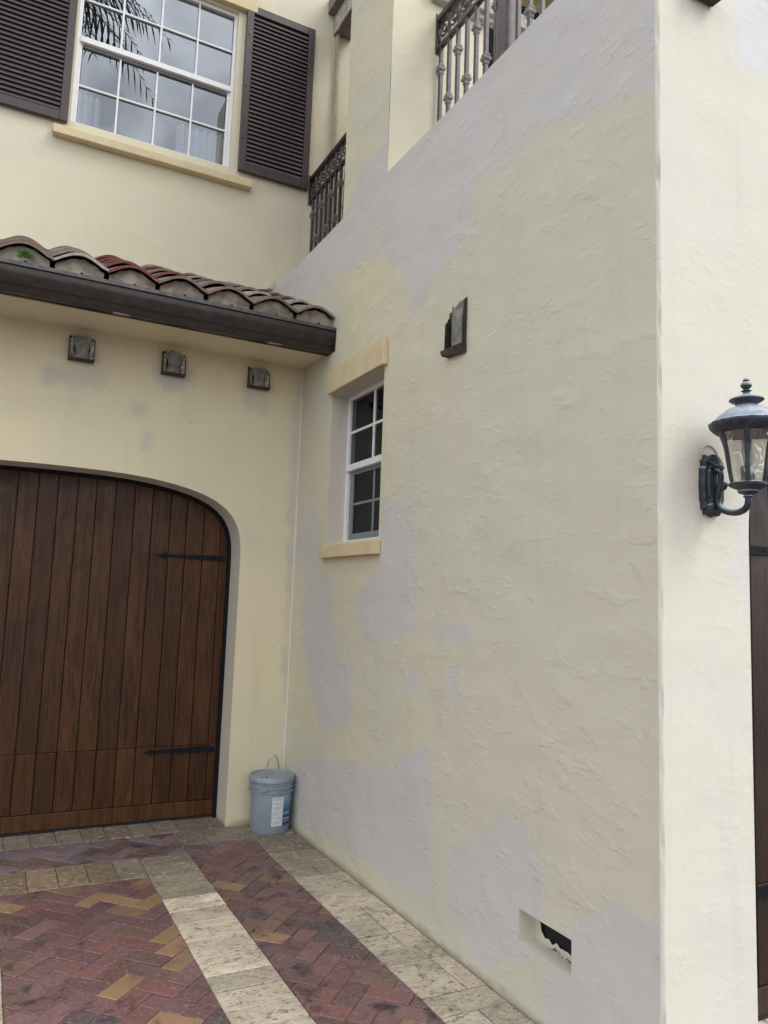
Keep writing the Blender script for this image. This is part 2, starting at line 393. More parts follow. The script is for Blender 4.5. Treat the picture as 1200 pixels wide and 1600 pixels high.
def wall(name, axis, val, sign, u0, u1, z0, z1, mat, parent, holes=(), blocks=None, step=0.03, amp=0.003, polys=(), ztop=None, bottom=None, fade_u=()):
    """a plaster sheet facing sign along axis; displaced by low trowel relief, faded to nothing at its edges and holes"""
    ex_u = [h for H in holes for h in H[:2]]; ex_z = [h for H in holes for h in H[2:]]
    if blocks: ex_u += [b for B in blocks for b in B[:2]]; ex_z += [b for B in blocks for b in B[2:]]
    us = coords(u0, u1, step, ex_u); zs = coords(z0, z1, step, ex_z)
    nu, nz = len(us), len(zs); vs = []; at = []
    for zi in range(nz):
        for u in us:
            z = zs[zi]
            if bottom: b = bottom(u); z = b + (z1 - b) * (zs[zi] - z0) / (z1 - z0)
            d = 9
            for H in holes:
                dx = max(H[0] - u, 0, u - H[1]); dz = max(H[2] - z, 0, z - H[3]); d = min(d, math.hypot(dx, dz))
            d = min(d, u - u0, u1 - u, z - z0 if not bottom else zi * 0.02)
            if not blocks: d = min(d, z1 - z)
            else:
                d = min(d, max(0, z1 - z))
                for B in blocks: d = min(d, math.hypot(max(B[0] - u, 0, u - B[1]), max(B[2] - z, 0, z - B[3]))) if False else d
            f = min(1, max(0, d / 0.08))
            P = Vector((u * 1.0, val, z))
            h = noise.noise(P * 1.1) * 1.6 + noise.noise(Vector((u * 3, z * 6, val)) ) * 0.9 + max(0, noise.noise(Vector((u * 7, z * 13, 5))) - 0.15) * 1.6
            w = val + sign * amp * h * f
            vs.append((w, u, z) if axis == 0 else (u, w, z))
            at.append(max([sdist((u, z), p) for p in polys], default=-1.0))
    fs = []
    for j in range(nz - 1):
        for i in range(nu - 1):
            cu = (us[i] + us[i + 1]) / 2; cz = (zs[j] + zs[j + 1]) / 2
            if any(H[0] < cu < H[1] and H[2] < cz < H[3] for H in holes): continue
            if blocks and not any(B[0] < cu < B[1] and B[2] < cz < B[3] for B in blocks): continue
            q = (j * nu + i, j * nu + i + 1, (j + 1) * nu + i + 1, (j + 1) * nu + i)
            flip = (axis == 0) == (sign < 0)
            fs.append(q[::-1] if flip else q)
    me = bpy.data.meshes.new(name); me.from_pydata(vs, [], fs); me.materials.append(mat)
    a = me.attributes.new('patch', 'FLOAT', 'POINT'); a.data.foreach_set('value', at)
    me.polygons.foreach_set('use_smooth', [True] * len(me.polygons))
    ob = bpy.data.objects.new(name, me); COL.objects.link(ob); child(ob, parent)
    return ob
def attr0(ob):
    me = ob.data; a = me.attributes.new('patch', 'FLOAT', 'POINT'); a.data.foreach_set('value', [-1.0] * len(me.vertices)); return ob

# ------------------------------------------------------------ key planes (metres)
XS = 2.02; YG = 5.377; YD = 5.64; YF = 1.873; YU = 6.33; YC = 4.06; YB = 4.74
ZP = 4.27

# ------------------------------------------------------------ setting: ground
def struct(ob): ob['kind'] = 'structure'; return ob
g = MB(); g.add([(-400, -400, -0.03), (400, -400, -0.03), (400, 400, -0.03), (-400, 400, -0.03)], [(0, 1, 2, 3)])
struct(g.build('ground', M['asphalt']))
dw = MB(); dw.box(-4.2, 9.0, -3.0, 5.9, -0.028, -0.006)
drive = struct(dw.build('driveway', M['joint']))

# ------------------------------------------------------------ house walls
house = thing('house', 'cream stucco house with garage wing, arched wooden garage doors and patched side wall', 'house')
P_SIDE = [[(6.4, 4.33), (4.69, 4.30), (4.51, 4.59), (4.21, 4.48), (4.12, 4.60), (3.41, 4.60), (2.53, 4.60), (1.6, 4.6), (1.6, 3.5), (1.8, 3.48), (2.23, 3.59), (2.61, 3.75), (2.8, 3.7), (3.07, 3.7), (3.09, 3.44), (3.37, 3.37), (3.51, 3.24), (3.67, 3.18), (3.79, 3.49), (4.06, 3.72), (4.6, 3.84), (5.11, 3.84), (5.82, 4.04)],
 [(3.99, 2.19), (3.64, 2.17), (3.56, 1.87), (3.52, 1.43), (3.88, 1.37), (4.27, 1.39), (4.24, 1.62), (4.0, 1.81)],
 [(3.36, 1.5), (3.02, 1.51), (2.99, 1.41), (3.21, 1.38), (3.36, 1.41)],
 [(5.13, 1.75), (4.65, 1.74), (4.54, 1.21), (4.3, 1.19), (4.28, 0.85), (4.75, 0.74), (5.17, 1.29)],
 [(3.65, 1.22), (3.48, 1.25), (3.46, 1.11), (3.63, 1.09)], [(3.22, 1.29), (3.08, 1.32), (3.08, 1.13), (3.19, 1.11)],
 [(5.07, 0.51), (3.99, 0.65), (3.36, 0.9), (3.26, 0.15), (4.11, 0.12), (5.13, 0.08), (5.24, 0.39)],
 [(3.16, 0.44), (2.72, 0.73), (2.47, 0.62), (2.46, 0.25), (2.83, 0.05), (3.15, 0.13)],
 [(2.3, 0.45), (2.09, 0.59), (1.80, 0.64), (1.80, -0.1), (2.45, -0.07), (2.5, 0.23)],
 [(5.3, 2.3), (4.95, 2.2), (4.9, 1.8), (5.1, 1.7), (5.35, 1.9)]]
P_GAR = [[(0.18, 3.06), (0.6, 3.09), (0.58, 2.98), (0.42, 2.91), (0.23, 2.93)], [(0.88, 3.19), (1.19, 3.22), (1.23, 3.07), (1.05, 3.0), (0.91, 3.04)],
 [(1.51, 3.20), (1.8, 3.20), (1.76, 2.93), (1.56, 2.95)], [(0.77, 2.89), (0.89, 2.9), (0.88, 2.8), (0.78, 2.79)],
 [(0.86, 2.69), (0.95, 2.69), (0.93, 2.54), (0.86, 2.55)], [(1.91, 3.2), (2.05, 3.22), (2.05, 0.82), (1.97, 0.82), (1.96, 1.75)]]
P_FR = [[(2.45, 4.3), (2.9, 4.3), (2.8, 3.81), (2.56, 3.7), (2.45, 3.74)], [(2.4, 1.96), (2.47, 1.99), (2.48, 1.73), (2.43, 1.59), (2.38, 1.73)]]
WIN = (4.0, 4.79, 1.96, 3.0); VENT = (2.305, 2.62, 0.25, 0.378)
side = wall('side_wall', 0, XS, -1, YF + 0.012, YU + 0.02, -0.006, 7.4, M['side'], house, holes=[WIN, VENT],
            blocks=[(YF, YU + 0.1, -1, ZP), (YC, YB, ZP, 8)], step=0.028, amp=0.0035, polys=P_SIDE)

def arch_pts(cx, half, n=26):
    """right half of the opening: springing at z 1.90, tight shoulder, nearly flat crown"""
    pr = [(0.0, 2.400), (0.30, 2.396), (0.55, 2.384), (0.76, 2.358), (0.93, 2.322), (1.06, 2.278), (1.155, 2.225), (1.225, 2.160), (1.272, 2.080), (1.296, 1.985), (1.304, 1.88)]
    k = half / 1.304
    return [(cx + x * k, z) for x, z in pr]
def smooth_prof(p, sub=6):
    out = []
    for i in range(len(p) - 1):
        a = p[max(i - 1, 0)]; b = p[i]; c = p[i + 1]; d = p[min(i + 2, len(p) - 1)]
        for s in range(sub):
            t = s / sub
            out.append(tuple(0.5 * (2 * b[k] + (c[k] - a[k]) * t + (2 * a[k] - 5 * b[k] + 4 * c[k] - d[k]) * t * t + (3 * b[k] - a[k] - 3 * c[k] + d[k]) * t ** 3) for k in (0, 1)))
    out.append(p[-1]); return out
def full_arch(cx, half):
    r = smooth_prof(arch_pts(cx, half)); l = [(2 * cx - x, z) for x, z in r][::-1]
    return l[:-1] + r          # left springing -> crown -> right springing
def arch_wall(name, val, x_left, x_right, ztop, cx, half, mat, polys):
    ap = full_arch(cx, half); par = thing_none
    wall(name, 1, val, -1, x_left, cx - half, -0.006, ztop, mat, house, polys=polys, amp=0.002)
    wall(name, 1, val, -1, cx + half, x_right, -0.006, ztop, mat, house, polys=polys, amp=0.002)
    # above the opening: rows fan from the arch line up to the top
    rows = 44; vs = []; at = []
    for j in range(rows + 1):
        for (x, z) in ap:
            zz = z + (ztop - z) * j / rows
            vs.append((x, val - 0.002 * (noise.noise(Vector((x * 3, zz * 6, val))) * 0.9 + noise.noise(Vector((x, val, zz)) * 1.1) * 1.6) * min(1, j / 3) * min(1, (rows - j) / 3) * min(1, abs(x - cx + half) * 10, abs(cx + half - x) * 10), zz))
            at.append(max([sdist((x, zz), p) for p in polys], default=-1.0))
    n = len(ap); fs = [(j * n + i, j * n + i + 1, (j + 1) * n + i + 1, (j + 1) * n + i) for j in range(rows) for i in range(n - 1)]
    me = bpy.data.meshes.new(name); me.from_pydata(vs, [], fs); me.materials.append(mat)
    me.polygons.foreach_set('use_smooth', [True] * len(me.polygons))
    a = me.attributes.new('patch', 'FLOAT', 'POINT'); a.data.foreach_set('value', at)
    ob = bpy.data.objects.new(name, me); COL.objects.link(ob); child(ob, house)
    return ap
thing_none = None
def reveal(ap, y0, y1, mat):
    pts = [(ap[0][0], -0.006)] + ap + [(ap[-1][0], -0.006)]
    m = MB(); n = len(pts)
    m.add([(x, y0, z) for x, z in pts] + [(x, y1, z) for x, z in pts], [(i, i + 1, n + i + 1, n + i) for i in range(n - 1)])
    return attr0(m.build('door_reveal', mat, house, smooth=40, recalc=False))

GX, GH = 0.30, 1.304
FX, FH = 2.468 + 1.304, 1.304
apg = arch_wall('garage_wall', YG, -3.2, XS, 3.34, GX, GH, M['garage'], P_GAR)
reveal(apg, YG, YD + 0.05, M['reveal'])
apf = arch_wall('front_wall', YF, XS + 0.012, 7.2, ZP, FX, FH, M['front'], P_FR)
reveal(apf, YF, 2.20, M['reveal'])
# rounded plaster arris between side wall and front wall
m = MB(); rows = 150; vs = []; K = 5
for j in range(rows + 1):
    z = -0.006 + (ZP + 0.006) * j / rows
    ch = max(0, noise.noise(Vector((0, 3, z * 9))) - 0.05) * 0.020 * (0 < j < rows)
    for k in range(K + 1):
        a = math.pi / 2 * k / K; r = 0.012
        vs.append((XS + r - (r) * math.cos(a) + ch * math.sin(2 * a), YF + r - r * math.sin(a) + ch * math.sin(2 * a), z))
m.add(vs, [(j * (K + 1) + k, j * (K + 1) + k + 1, (j + 1) * (K + 1) + k + 1, (j + 1) * (K + 1) + k) for j in range(rows) for k in range(K)])
attr0(m.build('wall_corner', M['front'], house, smooth=60, recalc=False))

m = MB(); m.tube([(XS - 0.004, YG - 0.004, -0.005 + 0.06 * k) for k in range(56)], 0.008, 8); attr0(m.build('caulk_and_highlight_bead', M['front'], house, smooth=60))  # pale tube added to imitate the bright highlight along this corner
# parapet top and inner face, terrace slab
m = MB(); m.box(XS + 0.011, 2.56, 2.10, YC, 4.10, ZP - 0.001); m.box(XS + 0.011, 2.56, YB, YU, 4.10, ZP - 0.001); m.box(XS + 0.012, 7.2, YF + 0.001, 2.10, 4.10, ZP)
attr0(m.build('parapet', M['side'], house))
m = MB(); m.box(2.56, 7.2, 2.10, YC, 4.0, 4.12); attr0(m.build('terrace_floor', M['reveal'], house))
# column / end wall between the two railings
m = MB(); m.add([(XS, YC, ZP - .1), (2.72, YC, ZP - .1), (2.72, YC, 7.4), (XS, YC, 7.4), (2.72, 5.2, ZP - .1), (2.72, 5.2, 7.4), (XS, YB, ZP - .1), (2.56, YB, ZP - .1), (2.56, YB, 7.4), (XS, YB, 7.4)],
                [(0, 1, 2, 3), (1, 4, 5, 2), (7, 6, 9, 8)])
attr0(m.build('column', M['upper'], house, recalc=False))
m = MB(); m.box(2.30, 3.6, YC - 0.05, YC - 0.002, 5.56, 5.60); m.box(2.27, 3.6, YC - 0.08, YC - 0.002, 5.60, 5.70)
m.build('crown_molding', M['beam'], house, bevel=0.004)
# loggia behind the railing
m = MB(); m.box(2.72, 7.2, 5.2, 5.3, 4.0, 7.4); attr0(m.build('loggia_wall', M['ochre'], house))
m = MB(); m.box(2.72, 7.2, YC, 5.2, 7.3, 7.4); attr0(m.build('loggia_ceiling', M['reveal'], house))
for x0, x1, z0, z1 in ((3.42, 3.61, 6.15, 6.66), (3.66, 3.80, 6.47, 6.70), (3.84, 4.14, 6.55, 7.02)):
    poly = [(x0, z0), (x1, z0), (x1, z1 - 0.05)] + [(x1 - 0.5 * (x1 - x0) * (1 - math.cos(a * math.pi / 8)), z1 - 0.05 + 0.05 * math.sin(a * math.pi / 8)) for a in range(1, 8)] + [(x0, z1 - 0.05)]
    m = MB(); m.prism(poly, 1, 5.17, 5.198); f = m.build('loggia_window', M['dark'], house)
    m = MB(); m.box(x0 - 0.012, x0, 5.16, 5.198, z0, z1 - 0.05); m.box(x1, x1 + 0.012, 5.16, 5.198, z0, z1 - 0.05); m.build('window_frame', M['bronze'], f)

# upper wall with the big window opening
s = (YU) / 6.15
def SX(x): return x * s
def SZ(z): return 1.6 + (z - 1.6) * s
UW = (SX(0.272), SX(1.548), SZ(5.235), SZ(6.68))
wall('upper_wall', 1, YU, -1, -3.2, 3.0, 4.0, 8.2, M['upper'], house, holes=[(UW[0], UW[1], UW[2], UW[3])], step=0.05, amp=0.003)
x0, x1, z0, z1 = UW
m = MB(); D = 0.07
m.add([(x0, YU, z0), (x1, YU, z0), (x1, YU, z1), (x0, YU, z1), (x0, YU + D, z0), (x1, YU + D, z0), (x1, YU + D, z1), (x0, YU + D, z1)],
      [(0, 1, 5, 4), (1, 2, 6, 5), (2, 3, 7, 6), (3, 0, 4, 7)])
attr0(m.build('window_reveal', M['upper'], house))
m = MB(); m.box(SX(0.155), SX(1.735), YU - 0.075, YU - 0.0005, SZ(5.07), SZ(5.14)); m.build('window_sill', M['sill'], house, bevel=0.006)
m = MB(); m.box(SX(0.155), SX(1.70), YU - 0.055, YU - 0.0005, SZ(6.70), SZ(6.90)); m.build('window_header', M['sill'], house, bevel=0.006)
# window assembly
uw = bpy.data.objects.new('window', None); COL.objects.link(uw); child(uw, house)
def bar(x0, x1, y0, y1, z0, z1, name, mat, par, bev=0.003):
    m = MB(); m.box(x0, x1, y0, y1, z0, z1); return m.build(name, mat, par, bevel=bev)
yf = YU + 0.028; fw = 0.03
bar(x0, x0 + fw, yf, yf + 0.05, z0, z1, 'frame', M['white'], uw); bar(x1 - fw, x1, yf, yf + 0.05, z0, z1, 'frame', M['white'], uw)
bar(x0 + fw, x1 - fw, yf, yf + 0.05, z1 - fw, z1, 'frame', M['white'], uw); bar(x0 + fw, x1 - fw, yf, yf + 0.05, z0, z0 + 0.02, 'frame', M['white'], uw)
zm = SZ(5.955)
bar(x0 + fw - 0.004, x1 - fw + 0.004, yf - 0.012, yf + 0.03, zm - 0.02, zm + 0.028, 'meeting_rail', M['white'], uw)
bar(x0 + fw, x1 - fw, yf + 0.02, yf + 0.045, zm - 0.045, zm - 0.022, 'sash', M['greyframe'], uw)
bar(x1 - fw - 0.022, x1 - fw, yf + 0.012, yf + 0.045, z0 + 0.02, zm - 0.02, 'sash', M['white'], uw)
bar(x0 + fw, x0 + fw + 0.016, yf + 0.012, yf + 0.045, z0 + 0.02, zm - 0.02, 'sash', M['white'], uw)
for (a, b, yy, xl, xr) in ((zm + 0.028, z1 - fw, yf + 0.004, x0 + fw, x1 - fw), (z0 + 0.02, zm - 0.045, yf + 0.020, x0 + fw + 0.016, x1 - fw - 0.022)):
    w = (xr - xl) / 4; hm = (a + b) / 2
    for k in (1, 2, 3): bar(xl + k * w - 0.008, xl + k * w + 0.008, yy, yy + 0.02, a, b, 'muntin', M['white'], uw)
    bar(xl, xr, yy + 0.002, yy + 0.018, hm - 0.008, hm + 0.008, 'muntin', M['white'], uw)
    for k in range(4):
        for (c, d) in ((a, hm - 0.008), (hm + 0.008, b)):
            m = MB(); X0 = xl + k * w; m.add([(X0 + .006, yy + 0.021, c), (X0 + w - .006, yy + 0.021, c), (X0 + w - .006, yy + 0.021, d), (X0 + .006, yy + 0.021, d)], [(0, 1, 2, 3)])
            p = m.build('pane', M['glass'], uw, recalc=False)
# the room behind the window
def room(name, x0, x1, y0, y1, z0, z1, mat, cmat):
    m = MB(); v = [(x, y, z) for z in (z0, z1) for y in (y0, y1) for x in (x0, x1)]
    m.add(v, [(0, 1, 3, 2), (2, 3, 7, 6), (0, 2, 6, 4), (1, 5, 7, 3)]); o = m.build(name, mat, house, recalc=False)
    m = MB(); m.add([v[4], v[5], v[7], v[6]], [(0, 1, 2, 3)]); m.build('ceiling', cmat, o, recalc=False)
    return o
room('bedroom', -0.9, 2.5, YU + 0.12, 9.6, 4.6, 7.5, M['roomwall'], M['roomceil'])
m = MB(); m.box(-0.9, 2.5, 9.5, 9.6, 7.36, 7.5); m.build('cornice', M['roomceil'], house)
def curtain(xa, xb):
    m = MB(); n = 60; vs = []
    for i in range(n + 1):
        x = xa + (xb - xa) * i / n; y = YU + 0.22 + 0.028 * math.sin(i * 0.78) + 0.01 * math.sin(i * 2.1)
        vs += [(x, y, 4.8), (x, y, SZ(5.62))]
    m.add(vs, [(2 * i, 2 * i + 2, 2 * i + 3, 2 * i + 1) for i in range(n)])
    o = m.build('curtain', M['curtain'], uw, smooth=60, recalc=False)
curtain(SX(0.16), SX(0.50)); curtain(SX(1.12), SX(1.60))

# shutters
louv_proto = None
def shutter(xa, xb, za, zb, label):
    global louv_proto
    t = thing('shutter', label, 'shutter', (xa, YU - 0.05, za), 'louvred shutters beside the upstairs window')
    y0, y1 = YU - 0.052, YU - 0.012; fr = 0.062
    for (a, b, c, d) in ((xa, xa + fr, za, zb), (xb - fr, xb, za, zb)):
        bar(a, b, y0, y1, c, d, 'stile', M['shutter'], t, 0.004)
    for (c, d) in ((za, za + 0.075), (zb - 0.075, zb)):
        bar(xa + fr + 0.001, xb - fr - 0.001, y0 + 0.002, y1, c, d, 'rail', M['shutter'], t, 0.004)
    bar(xa + fr, xb - fr, y1 - 0.006, y1 - 0.002, za + 0.07, zb - 0.07, 'back_panel', M['shutter'], t, 0)
    n = int((zb - za - 0.15) / 0.0405); w = xb - xa - 2 * fr
    if louv_proto is None:
        m = MB(); m.prism([(0.034, 0.0), (0.030, -0.003), (0.014, 0.034), (0.018, 0.037)], 0, 0, w - 0.004)
        # profile (y, z): top edge against the back, lower edge leaning outward
        m.v = [(x, 0.032 - y, z) for x, y, z in m.v]
        louv_proto = m
    src = None
    for i in range(n):
        z = za + 0.080 + i * (zb - za - 0.165) / n
        if src is None:
            src = MB(); src.v = louv_proto.v; src.f = louv_proto.f; src = src.build('louver', M['shutter'], None, bevel=0.0015)
            src.location = (xa + fr + 0.002, y0 + 0.004, z); src_loc = src.location.copy(); child(src, t)
        else: inst(src, 'louver', (xa + fr + 0.002, y0 + 0.004, z), t)
    for z in (za + 0.3, (za + zb) / 2, zb - 0.3):
        m = MB(); m.lathe([(0.0001, 0), (0.006, 0), (0.006, 0.004), (0.0001, 0.005)], 8)
        m.v = [(xa + 0.02 + x, y0 - zz + 0.001, z + y) for x, y, zz in m.v]; m.build('bolt', M['black'], t)
    return t
shutter(SX(1.612), SX(2.250), SZ(5.215), SZ(6.765), 'dark brown louvred shutter right of the upstairs window, above the grey railing')
shutter(SX(-0.385), SX(0.253), SZ(5.190), SZ(6.765), 'dark brown louvred shutter left of the upstairs window')

# fascia beam over the side terrace opening, conduit, small bracket
m = MB(); m.box(2.53, 2.70, YB - 0.3, YU - 0.002, SZ(6.83), SZ(7.0)); b1 = m.build('beam', M['beamdark'], house, bevel=0.004)
m = MB(); m.box(2.515, 2.529, YB - 0.3, YU - 0.002, SZ(6.82), SZ(7.01)); m.build('fascia_board', M['beam'], house, bevel=0.003)
m = MB(); m.box(2.45, 2.529, YB - 0.3, YU - 0.002, SZ(7.012), SZ(7.15)); m.build('fascia_board', M['beamdark'], house, bevel=0.003)
m = MB(); m.tube([(2.555, YU - 0.025, 4.2), (2.555, YU - 0.025, SZ(6.83))], 0.022, 10); cp = m.build('conduit_pipe', M['pipe'], house, smooth=40)
m = MB(); m.box(1.985, 2.035, YU - 0.05, YU - 0.001, 4.30, 4.40); m.build('plaster_stub', M['upper'], house, bevel=0.006).data.attributes.new('patch', 'FLOAT', 'POINT')

# ------------------------------------------------------------ side window
x = XS
m = MB(); y0, y1, z0, z1 = WIN; D = 0.16
m.add([(x, y0, z0), (x, y1, z0), (x, y1, z1), (x, y0, z1), (x + D, y0, z0), (x + D, y1, z0), (x + D, y1, z1), (x + D, y0, z1)],
      [(0, 1, 5, 4), (1, 2, 6, 5), (2, 3, 7, 6), (3, 0, 4, 7)])
attr0(m.build('window_reveal', M['reveal'], house))
m = MB(); m.box(XS - 0.034, XS - 0.001, 3.955, 4.815, 3.0, 3.172); m.build('window_header', M['sill'], house, bevel=0.005)
m = MB(); m.box(XS - 0.050, XS - 0.001, 3.965, 4.810, 1.862, 1.945); m.build('window_sill', M['sill'], house, bevel=0.005)
sw = bpy.data.objects.new('window', None); COL.objects.link(sw); child(sw, house)
def sbar(y0, y1, z0, z1, xo, th, name, mat, bev=0.003):
    m = MB(); m.box(xo, xo + th, y0, y1, z0, z1); return m.build(name, mat, sw, bevel=bev)
xw = XS + 0.125; F = 0.035
sbar(y0, y0 + F, z0, z1, xw, 0.05, 'frame', M['white']); sbar(y1 - F, y1, z0, z1, xw, 0.05, 'frame', M['white'])
sbar(y0 + F, y1 - F, z0, z0 + 0.03, xw, 0.05, 'frame', M['white']); sbar(y0 + F, y1 - F, z1 - 0.03, z1, xw, 0.05, 'frame', M['white'])
zm = 2.475
sbar(y0 + F - 0.004, y1 - F + 0.012, zm - 0.01, zm + 0.035, xw - 0.012, 0.045, 'meeting_rail', M['white'])
ym = (y0 + y1) / 2; yi0, yi1 = y0 + F, y1 - F
sbar(ym - 0.010, ym + 0.010, zm + 0.035, z1 - 0.03, xw + 0.008, 0.02, 'muntin', M['white'])
hm = (zm + 0.035 + z1 - 0.03) / 2
sbar(yi0, yi1, hm - 0.009, hm + 0.009, xw + 0.010, 0.016, 'muntin', M['white'])
gy = M['greyframe']
sbar(yi0, yi0 + 0.05, z0 + 0.03, zm - 0.01, xw + 0.02, 0.02, 'sash', gy); sbar(yi1 - 0.05, yi1, z0 + 0.03, zm - 0.01, xw + 0.02, 0.02, 'sash', gy)
sbar(yi0 + 0.05, yi1 - 0.05, z0 + 0.03, z0 + 0.075, xw + 0.02, 0.02, 'sash', gy); sbar(yi0 + 0.05, yi1 - 0.05, zm - 0.035, zm - 0.01, xw + 0.02, 0.02, 'sash', gy)
sbar(ym - 0.010, ym + 0.010, z0 + 0.075, zm - 0.035, xw + 0.024, 0.014, 'muntin', gy)
hl = (z0 + 0.075 + zm - 0.035) / 2
sbar(yi0 + 0.05, yi1 - 0.05, hl - 0.009, hl + 0.009, xw + 0.026, 0.012, 'muntin', gy)
for (a, b) in ((yi0, ym - 0.010), (ym + 0.010, yi1)):
    for (c, d, xx) in ((zm + 0.035, hm - 0.009, 0.018), (hm + 0.009, z1 - 0.03, 0.018), (z0 + 0.03, hl - 0.009, 0.033), (hl + 0.009, zm - 0.01, 0.033)):
        m = MB(); m.add([(xw + xx, a, c), (xw + xx, b, c), (xw + xx, b, d), (xw + xx, a, d)], [(0, 1, 2, 3)]); m.build('pane', M['darkglass'], sw, recalc=False)
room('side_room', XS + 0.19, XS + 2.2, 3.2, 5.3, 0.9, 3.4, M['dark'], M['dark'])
m = MB(); m.add([(XS + 0.9, 4.62, 1.4), (XS + 1.4, 4.62, 1.4), (XS + 1.4, 4.62, 3.0), (XS + 0.9, 4.62, 3.0)], [(0, 1, 2, 3)]); 

# ------------------------------------------------------------ vent recess low in the side wall
y0, y1, z0, z1 = VENT; D = 0.085
m = MB(); m.add([(x, y0, z0), (x, y1, z0), (x, y1, z1), (x, y0, z1), (x + D, y0, z0), (x + D, y1, z0), (x + D, y1, z1), (x + D, y0, z1)],
      [(0, 1, 5, 4), (1, 2, 6, 5), (2, 3, 7, 6), (3, 0, 4, 7)])
attr0(m.build('vent_reveal', M['front'], house))
# broken render at the back, ragged hole in it
m = MB(); xb = x + D; N = 40; rng = random.Random(4)
top = []; bot = []
for i in range(N + 1):
    yy = y0 + (y1 - y0) * i / N; k = (yy - y0) / (y1 - y0)
    hole = k < 0.90 + 0.05 * noise.noise(Vector((i, 2, 0)))
    jt = 0.010 * (noise.noise(Vector((yy * 45, 1, 0)))); jb = 0.010 * (noise.noise(Vector((yy * 38, 7, 0))))
    ht = z1 - 0.030 + jt * 0.9 + 0.02 * max(0, k - 0.6); hb = z0 + 0.024 + jb * 1.2 + max(0, k - 0.80) * 0.25
    if not hole: ht = hb = (ht + hb) / 2
    top.append((yy, ht)); bot.append((yy, hb))
vs = [(xb, a, z1) for a, _ in top] + [(xb - 0.006 * (i % 3 == 0), a, b) for i, (a, b) in enumerate(top)] + [(xb, a, b) for a, b in bot] + [(xb, a, z0) for a, _ in bot]
n = N + 1; m.add(vs, [(r * n + i, r * n + i + 1, (r + 1) * n + i + 1, (r + 1) * n + i) for r in (0, 2) for i in range(N)])
attr0(m.build('broken_render', M['reveal'], house))
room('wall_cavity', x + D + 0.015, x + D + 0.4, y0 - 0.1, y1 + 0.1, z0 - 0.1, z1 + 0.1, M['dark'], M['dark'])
m = MB()
for k in range(26):
    a = Vector((x + 0.09 + rng.uniform(-.03, .02), y0 + rng.uniform(0.03, 0.22), z0 + 0.004)); 
    s_ = rng.uniform(0.004, 0.013)
    m.add([a + Vector((rng.uniform(-s_, s_), rng.uniform(-s_, s_), h)) for h in (0, 0, 0, s_)], [(0, 1, 2), (0, 1, 3), (1, 2, 3), (2, 0, 3)])
d = m.build('rubble', M['sconcegrey'], house); d['kind'] = 'stuff'

# ------------------------------------------------------------ garage doors
def garage_door(cx, half, yd, mats, joints, offset, hinge_x, hinge_dir, ap):
    d = bpy.data.objects.new('garage_door', None); COL.objects.link(d); d.location = (cx, yd, 0); child(d, house)
    m = MB(); m.box(cx - half - 0.05, cx + half + 0.05, yd + 0.022, yd + 0.05, 0.0, 2.46); m.build('backing_panel', M['woodred'], d)
    def plank(x0, x1, z0, z1, mat, y=0.0):
        m = MB(); g = 0.0024; m.box(x0 + g, x1 - g, yd + y, yd + 0.024, z0, z1)
        return m.build('plank', mat, d, bevel=0.0035, origin=((x0 + x1) / 2, yd, (z0 + z1) / 2))
    L = mats[1]; U = mats[0]
    pr = random.Random(9 + offset)
    for i in range(len(joints) - 1):
        a, b = joints[i], joints[i + 1]
        plank(a, b, 0.125, 0.510, L if pr.random() < 0.35 else U, pr.uniform(-.002, .002))
        plank(a, b, 0.512, 2.44, U, pr.uniform(-.002, .002))
    m = MB(); m.box(joints[0], joints[-1], yd - 0.006, yd + 0.02, 0.018, 0.122); m.build('bottom_rail', L, d, bevel=0.004, origin=(cx, yd, 0.07))
    m = MB(); m.box(cx - half, cx + half, yd - 0.004, yd + 0.03, 0.0, 0.016); m.build('rubber_seal', M['dark'], d)
    # dark stop moulding that follows the opening
    pts = [(ap[0][0], 0.0)] + ap + [(ap[-1][0], 0.0)]
    inn = []
    for i, p in enumerate(pts):
        a = pts[max(0, i - 1)]; b = pts[min(len(pts) - 1, i + 1)]; dx, dz = b[0] - a[0], b[1] - a[1]; l = math.hypot(dx, dz)
        inn.append((p[0] + dz / l * 0.024, p[1] - dx / l * 0.024))
    n = len(pts); m = MB()
    m.add([(p[0], yd - 0.03, p[1]) for p in pts] + [(p[0], yd - 0.03, p[1]) for p in inn] + [(p[0], yd + 0.0, p[1]) for p in inn],
          [(i, i + 1, n + i + 1, n + i) for i in range(n - 1)] + [(n + i, n + i + 1, 2 * n + i + 1, 2 * n + i) for i in range(n - 1)])
    m.build('door_stop', M['black'], d, smooth=40)
    # strap hinges: tapering bar, fleur tip, bolts
    for z in (1.862, 0.478):
        for (hx, sg) in hinge_x:
            Lh = 0.49 if offset == 0 else 0.85; hk = 1.0 if offset == 0 else 1.25; T = lambda u, w: (hx - sg * u, z + w * hk)
            m = MB(); prof = [T(0, 0.019), T(0.10, 0.019), T(Lh - 0.06, 0.009), T(Lh - 0.055, 0.020), T(Lh - 0.035, 0.026), T(Lh - 0.035, 0.010), T(Lh - 0.012, 0.011), T(Lh + 0.012, 0.0),
                             T(Lh - 0.012, -0.011), T(Lh - 0.035, -0.010), T(Lh - 0.035, -0.026), T(Lh - 0.055, -0.020), T(Lh - 0.06, -0.008), T(0.10, -0.019), T(0, -0.019)]
            m.prism(prof, 1, yd - 0.014, yd - 0.003)
            for u in (0.03, 0.09, 0.2, 0.31, 0.41):
                bx, bz = T(u, 0)
                m.add([(bx + 0.006 * math.cos(k * math.pi / 3), yd - 0.0145, bz + 0.006 * math.sin(k * math.pi / 3)) for k in range(6)] + [(bx, yd - 0.0185, bz)], [(k, (k + 1) % 6, 6) for k in range(6)])
            m.build('strap_hinge', M['black'], d)
    return d
